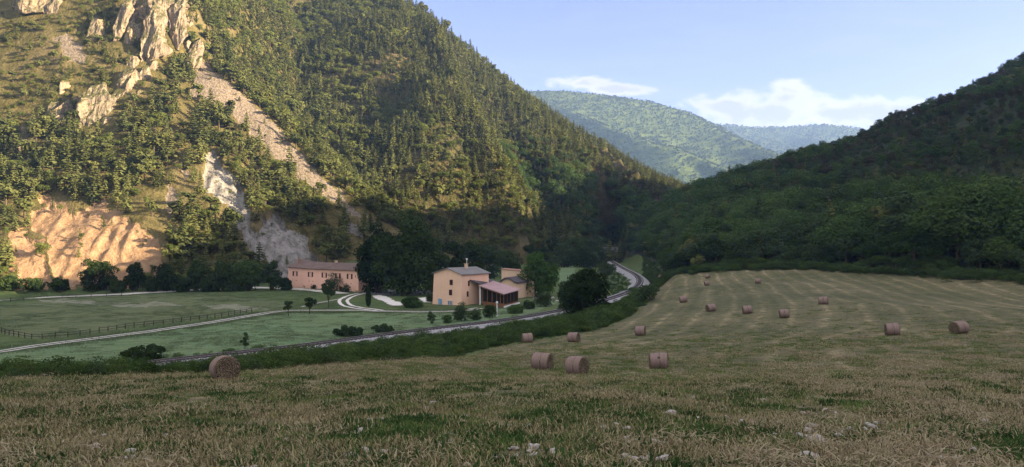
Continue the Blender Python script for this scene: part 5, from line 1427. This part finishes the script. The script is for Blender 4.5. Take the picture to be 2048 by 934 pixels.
# fringe of tall grass and weeds round the far edge of the field and by the drive
r = np.random.default_rng(78); pts = []
for pl_, w_, dens_, hh in ((RFOOT, 2.8, 4.5, (0.7, 2.4)),):
    for q0, q1 in zip(pl_[3:10], pl_[4:11]):
        L_ = math.dist(q0, q1)
        for i in range(int(L_ * dens_)):
            t = r.random(); pts.append((q0[0] + (q1[0] - q0[0]) * t + r.normal() * w_, q0[1] + (q1[1] - q0[1]) * t + r.normal() * w_, r.uniform(*hh)))
pts = np.array(pts); x, y, h = pts.T; z = H(x, y)
gn_scatter('undergrowth', np.stack([x, y, z - 0.05], 1), np.stack([0 * x, 0 * x, r.uniform(0, 6.28, len(x))], 1), np.stack([h * 1.6, h * 1.6, h], 1), r.integers(0, 5, len(x)), BUSHES,
           'bushy fringe along the foot of the wooded hill at the field edge', 'undergrowth')

# white flowering umbels in the left bank
def umbel_mesh(seed):
    r = np.random.default_rng(seed); n = 60; c = np.stack([r.normal(size=n) * 0.35, r.normal(size=n) * 0.35, r.uniform(0.75, 1.05, n)], 1)
    v = quads_from(c, np.tile([0, 0, 1.0], (n, 1)) + r.normal(size=(n, 3)) * 0.3, r.uniform(0.03, 0.07, n), 0.9, r, 0.1)
    return np_mesh('flower', v, qfaces(n), [M_flower])
M_flower = simple('cream_flowers', (0.55, 0.58, 0.50), 0.9, 0.1, 5.0)
FLOWERS, _f = protos('flower_kinds', [umbel_mesh(3), umbel_mesh(4)], 'flower')
x, y = [], []
for (a, b, s_, m_) in ((245, 738, 16, 90), (400, 742, 22, 60), (420, 735, 14, 40)):
    g = G(a, 752); d_ = 58 if a < 300 else 60
    for i in range(m_):
        x.append((a - 1024 + r.normal() * s_) / F * d_); y.append(d_ + r.normal() * 2.2)
x, y = np.array(x), np.array(y); z = H(x, y)
gn_scatter('white_flowers', np.stack([x, y, z + 0.15], 1), np.stack([0 * x, 0 * x, r.uniform(0, 6.28, len(x))], 1), np.full(len(x), 1.15), r.integers(0, 2, len(x)), FLOWERS, 'patches of cream umbel flowers in the left hedge bank', 'flowers')

# ------------------------------------------------------------------ stubble, grass and stones of the hay field
def fn_blade(c1, c2, c3):
    def fn(n, out):
        oi = n.n.new('ShaderNodeObjectInfo').outputs['Random']; isl = n.n.new('ShaderNodeNewGeometry').outputs['Random Per Island']
        c = n.mix(n.math('ADD', n.math('MULTIPLY', isl, 0.45), n.math('MULTIPLY', oi, 0.6)), c1, c2)
        c = n.mix(n.ramp(n.math('FRACT', n.math('MULTIPLY', isl, 9.7)), [(0.7, 0.0), (0.9, 0.8)]), c, c3)
        d = n.new('ShaderNodeBsdfDiffuse', Color=c); t = n.new('ShaderNodeBsdfTranslucent', Color=c); m = n.new('ShaderNodeMixShader', Fac=0.25)
        n.l.new(d.outputs[0], m.inputs[1]); n.l.new(t.outputs[0], m.inputs[2]); n.l.new(m.outputs[0], out.inputs['Surface'])
    return fn
M_dry = material('dry_stubble', fn_blade((0.165, 0.135, 0.068), (0.49, 0.42, 0.235), (0.060, 0.045, 0.028)))
M_lying = material('lying_straw', fn_blade((0.22, 0.175, 0.11), (0.46, 0.39, 0.26), (0.12, 0.09, 0.055)))
M_grass = material('green_blades', fn_blade((0.040, 0.085, 0.022), (0.135, 0.205, 0.055), (0.19, 0.20, 0.08)))
M_weed = material('dark_weed', fn_blade((0.018, 0.045, 0.014), (0.045, 0.090, 0.028), (0.06, 0.10, 0.03)))


def blades(seed, n, spread, hmin, hmax, w, lean, m, flat=False, name='grass_tuft'):
    r = np.random.default_rng(seed); V_, F_ = [], []
    for i in range(n):
        x0, y0 = r.normal(size=2) * spread; a = r.uniform(0, 6.283); hh = r.uniform(hmin, hmax); ln = hh * r.uniform(0.1, lean)
        d = np.array([math.cos(a), math.sin(a), 0]); p = np.array([-d[1], d[0], 0]) * w * r.uniform(0.6, 1.2); b = np.array([x0, y0, 0.0])
        if flat:
            z0 = r.uniform(0.005, 0.05); b = b + [0, 0, z0]; t = b + d * hh + [0, 0, r.uniform(-0.02, 0.05)]; mid = (b + t) / 2 + [0, 0, 0.015]
        else:
            mid = b + d * ln * 0.35 + [0, 0, hh * 0.6]; t = b + d * ln + [0, 0, hh]
        k = len(V_); V_ += [b - p, b + p, mid + p * 0.8, mid - p * 0.8, t + p * 0.25, t - p * 0.25]; F_ += [(k, k + 1, k + 2, k + 3), (k + 3, k + 2, k + 4, k + 5)]
    return np_mesh(name, np.array(V_), np.array(F_), [m])


STUB, _s = protos('stubble_kinds', [blades(i, 60, 0.17, 0.02, 0.07, 0.006, 0.9, M_dry, name='stubble') for i in range(3)] + [blades(10 + i, 40, 0.2, 0.05, 0.15, 0.006, 1, M_lying, True, 'straw') for i in range(2)], 'stubble')
M_pasture = material('pasture_blades', fn_blade((0.065, 0.105, 0.048), (0.165, 0.215, 0.115), (0.19, 0.20, 0.11)))
PAST, _p = protos('pasture_kinds', [blades(60 + i, 60, 0.22, 0.03, 0.10, 0.012, 1.2, M_pasture) for i in range(3)], 'grass_tuft')
TUFT, _t = protos('tuft_kinds', [blades(20 + i, 70, 0.12, 0.02, 0.085, 0.008, 1.0, M_grass) for i in range(3)] + [blades(30 + i, 130, 0.10, 0.03, 0.10, 0.012, 1.0, M_weed) for i in range(2)], 'grass_tuft')


def bareness(x, y):
    """stony places where little grows"""
    return fbm(np.asarray(x) / 1.1 + 7, np.asarray(y) / 1.5, seed=88, oct=3) + 0.10


def field_points(n, dmin, dmax, seed, power=1.0):
    """points over the part of the field in front of the camera, denser near it"""
    r = np.random.default_rng(seed); u = r.random(n)
    d = dmin * (dmax / dmin) ** (u ** power); x = r.uniform(-0.70, 0.70, n) * d
    k = in_poly(FPOLY, x, d); return x[k], d[k], r


x, y, r = field_points(42000, 8.5, 110, 51, 0.9); z = H(x, y); n = len(x)
pat = fbm(x / 2.0, y / 3.6, seed=61, oct=4); k = r.random(n) < np.where((bareness(x, y) > 0.36) & (y < 40), 0.12, 1.0) * np.clip(0.55 + 0.55 * pat, 0.08, 1) * (1 - 0.92 * sstep(40, 108, y)); x, y, z, pat = x[k], y[k], z[k], pat[k]; n = len(x)
lying = r.random(n) < np.clip(0.08 + 0.25 * pat + 0.25 * sstep(0.1, 0.5, x / y), 0.05, 0.8)
s = r.uniform(0.75, 1.35, n) * (1 + 0.012 * y)
gn_scatter('stubble', np.stack([x, y, z - 0.01], 1), np.stack([r.normal(size=n) * .1 - 0.1, r.normal(size=n) * .1, r.uniform(0, 6.28, n)], 1), np.stack([s * 1.2, s * 1.2, s * np.where(y > 40, 0.8, 1.0)], 1), np.where(lying, r.integers(3, 5, n), r.integers(0, 3, n)), STUB,
           'dry cut straw stubble covering the near slope of the field', 'stubble')
x, y, r = field_points(42000, 8.5, 120, 52, 0.9); z = H(x, y); n = len(x)
pat = fbm(x / 1.6 + 40, y / 3.0, seed=62, oct=4); k = r.random(n) < np.where((bareness(x, y) > 0.30) & (y < 40), 0.10, 1.0) * np.clip(0.55 + 0.6 * pat - 0.22 * sstep(0.25, 0.65, x / y), 0.03, 1) * (1 - 0.92 * sstep(40, 116, y)); x, y, z, pat = x[k], y[k], z[k], pat[k]; n = len(x)
weed = (r.random(n) < 0.16) & (y < 40)
s = r.uniform(0.65, 1.25, n) * (1 + 0.012 * y) * np.where(weed, 1.15, 0.95)
gn_scatter('grass', np.stack([x, y, z - 0.01], 1), np.stack([0 * x - 0.1, 0 * x, r.uniform(0, 6.28, n)], 1), np.stack([s * 1.2, s * 1.2, s * np.where(y > 40, 0.7, 0.9)], 1), np.where(weed, r.integers(3, 5, n), r.integers(0, 3, n)), TUFT,
           'short green regrowth in patches between the stubble', 'grass')


r = np.random.default_rng(58); N_ = 34000; x = r.uniform(-190, 20, N_); y = r.uniform(105, 275, N_)
mdw = ~(in_poly(MPOLY, x, y) | in_poly(FPOLY, x, y)); pp, qq = proj(x, y, np.full(N_, CZ - 18.3))
lane_d = np.minimum(pl_dist(x, y, [tuple(G(a, b))[:2] for a, b in ((0, 705), (96, 690.5), (225, 673.5), (321, 661.5), (418, 646.5), (514, 631), (579, 622.5), (755, 623), (912, 623))])[0], pl_dist(x, y, [tuple(G(a, b))[:2] for a, b in ((0, 601.5), (122, 594.3), (321, 584.5), (501, 575.5), (642, 583))])[0])
k = mdw & (pp > -20) & (pp < 1020) & (lane_d > 1.5) & (pl_dist(x, y, RAIL)[0] > 6) & (r.random(N_) < np.clip(0.35 + 0.6 * fbm(x / 9, y / 9, seed=66, oct=3) + 0.9 * (lane_d < 4), 0.03, 1)) & ~((pp > 690) & (qq < 612))
x, y, lane_d = x[k], y[k], lane_d[k]; z = H(x, y); s_ = r.uniform(0.9, 2.0, len(x)) * np.where(lane_d < 4, 1.6, 1.0)
gn_scatter('grass', np.stack([x, y, z - 0.02], 1), np.stack([0 * x, 0 * x, r.uniform(0, 6.28, len(x))], 1), np.stack([s_ * 1.6, s_ * 1.6, s_], 1), r.integers(0, 3, len(x)), PAST, 'ragged grass tufts on the valley meadow and along the lane verges', 'grass')


# stones
def fn_stone(n, out):
    p = n.objco(); a = n.noise(p, 3.0, 4); oi = n.n.new('ShaderNodeObjectInfo').outputs['Random']
    c = n.mix(n.ramp(a, [(0.35, 0.0), (0.65, 1.0)]), (0.28, 0.26, 0.235), (0.50, 0.47, 0.43)); c = n.mix(n.math('MULTIPLY', oi, 0.5), c, (0.36, 0.31, 0.27))
    pbr(n, out, c, 0.9, n.bump(a, 0.5, 0.02), 0.2)
M_stone = material('field_stone', fn_stone)


def stone_mesh(seed):
    import bmesh
    bm = bmesh.new(); bmesh.ops.create_icosphere(bm, subdivisions=3, radius=1.0); v = np.array([q.co[:] for q in bm.verts]); fc = np.array([[q.index for q in f_.verts] for f_ in bm.faces]); bm.free()
    r = np.random.default_rng(seed)
    for i in range(9):
        nn = r.normal(size=3); nn /= np.linalg.norm(nn); dd_ = r.uniform(0.55, 0.85); t = v @ nn; v = np.where((t > dd_)[:, None], v - nn * (t - dd_)[:, None], v)
    v = v * np.array([1, r.uniform(.6, .9), r.uniform(.4, .65)]) * (1 + 0.06 * fbm(v[:, 0] * 3 + seed, v[:, 1] * 3, v[:, 2] * 3, seed=seed, oct=2))[:, None]
    return np_mesh('field_stone', v, fc, [M_stone])


STONES, STONE_OBS = protos('stone_kinds', [stone_mesh(i) for i in range(5)], 'field_stone')
r = np.random.default_rng(91); spots = []
SEEN = [(1616, 866, 34, 'flat pale stone at the top of the stone cluster in the stubble'), (1618, 880, 26, 'rounded white stone low in the stone cluster'), (1640, 886, 26, 'white block at the right end of the stone cluster'), (1600, 872, 20, 'small stone at the left of the stone cluster'), (1664, 838, 22, 'stone above and right of the cluster')]
for (a, b, w_, lab) in SEEN:
    g = G(a, b); s_ = w_ / F * g.y / 2; o = STONE_OBS[len(spots) % 5].copy(); COL.objects.link(o); o.name = 'field_stone'; o.location = g + Vector((0, 0, s_ * 0.35)); o.scale = (s_,) * 3; o.rotation_euler = (r.normal() * .2, r.normal() * .2, r.uniform(0, 6)); tag(o, lab, 'stone', 'pale stones lying in the stubble'); spots.append(g)
cl = [(1140, 892, 60, 18, 26), (1300, 905, 60, 14, 16), (1190, 840, 220, 40, 24), (1600, 860, 120, 40, 34), (700, 890, 160, 26, 30), (400, 880, 300, 40, 22), (960, 880, 120, 30, 22), (1880, 870, 120, 40, 22), (1400, 800, 240, 30, 20), (130, 900, 110, 24, 10)]
for (a, b, sx, sy, m_) in cl:
    for i in range(m_):
        qx = a + r.normal() * sx; qy = min(926, b + r.normal() * sy)
        if qy < 790 or qx < 5 or qx > 2043: continue
        g = G(qx, qy)
        for _t in range(14):
            if bareness(np.array([g.x]), np.array([g.y]))[0] > 0.36: break
            g = on(g.x + r.normal() * 0.5, g.y + r.normal() * 0.6)
        s_ = r.uniform(0.03, 0.085) * (1.5 if r.random() < 0.12 else 1)
        o = STONE_OBS[int(r.integers(0, 5))].copy(); COL.objects.link(o); o.name = 'field_stone'; o.location = g + Vector((0, 0, s_ * 0.5)); o.scale = (s_ * 1.2, s_ * 1.2, s_); o.rotation_euler = (r.normal() * .3, r.normal() * .3, r.uniform(0, 6))
        tag(o, 'small pale stone lying among the stubble in the near field', 'stone', 'small pale stones scattered in the stubble')

# pale boulders by the railway below the terrace
for (a, b, w_, lab) in ((1074, 600, 16, 'pale boulder left of the rounded dark shrub'), (1104, 598, 14, 'pale boulder right of the rounded dark shrub'), (1114, 604, 12, 'smaller pale boulder nearest the railway'), (1122, 598, 10, 'pale stone beside the rail side tree')):
    g = G(a, b); s_ = w_ / F * g.y / 2; o = STONE_OBS[2].copy(); COL.objects.link(o); o.name = 'boulder'; o.location = g + Vector((0, 0, s_ * 0.2)); o.scale = (s_,) * 3; o.rotation_euler = (0.2, 0.1, a); tag(o, lab, 'boulder')

# ------------------------------------------------------------------ the air
def fn_haze(n, out):
    v = n.n.new('ShaderNodeVolumePrincipled'); v.inputs['Color'].default_value = (0.34, 0.54, 1.0, 1); v.inputs['Density'].default_value = HAZE; v.inputs['Anisotropy'].default_value = 0.2
    n.l.new(v.outputs[0], out.inputs['Volume'])
M_haze = material('haze', fn_haze)
mb = MB(); mb.box((0, 2700, 295), (8000, 6400, 830)); hz = mb.build('haze', M_haze); tag(hz, 'thin blue evening haze filling the valley', 'haze', kind='stuff')
zmin = min(float(V[:, 2].min()), float(FH1[2].min()), float(FH2[2].min())); zmax = max(float(V[:, 2].max()), float(FH1[2].max()), float(FH2[2].max()))
print('Z RANGE', zmin, zmax)
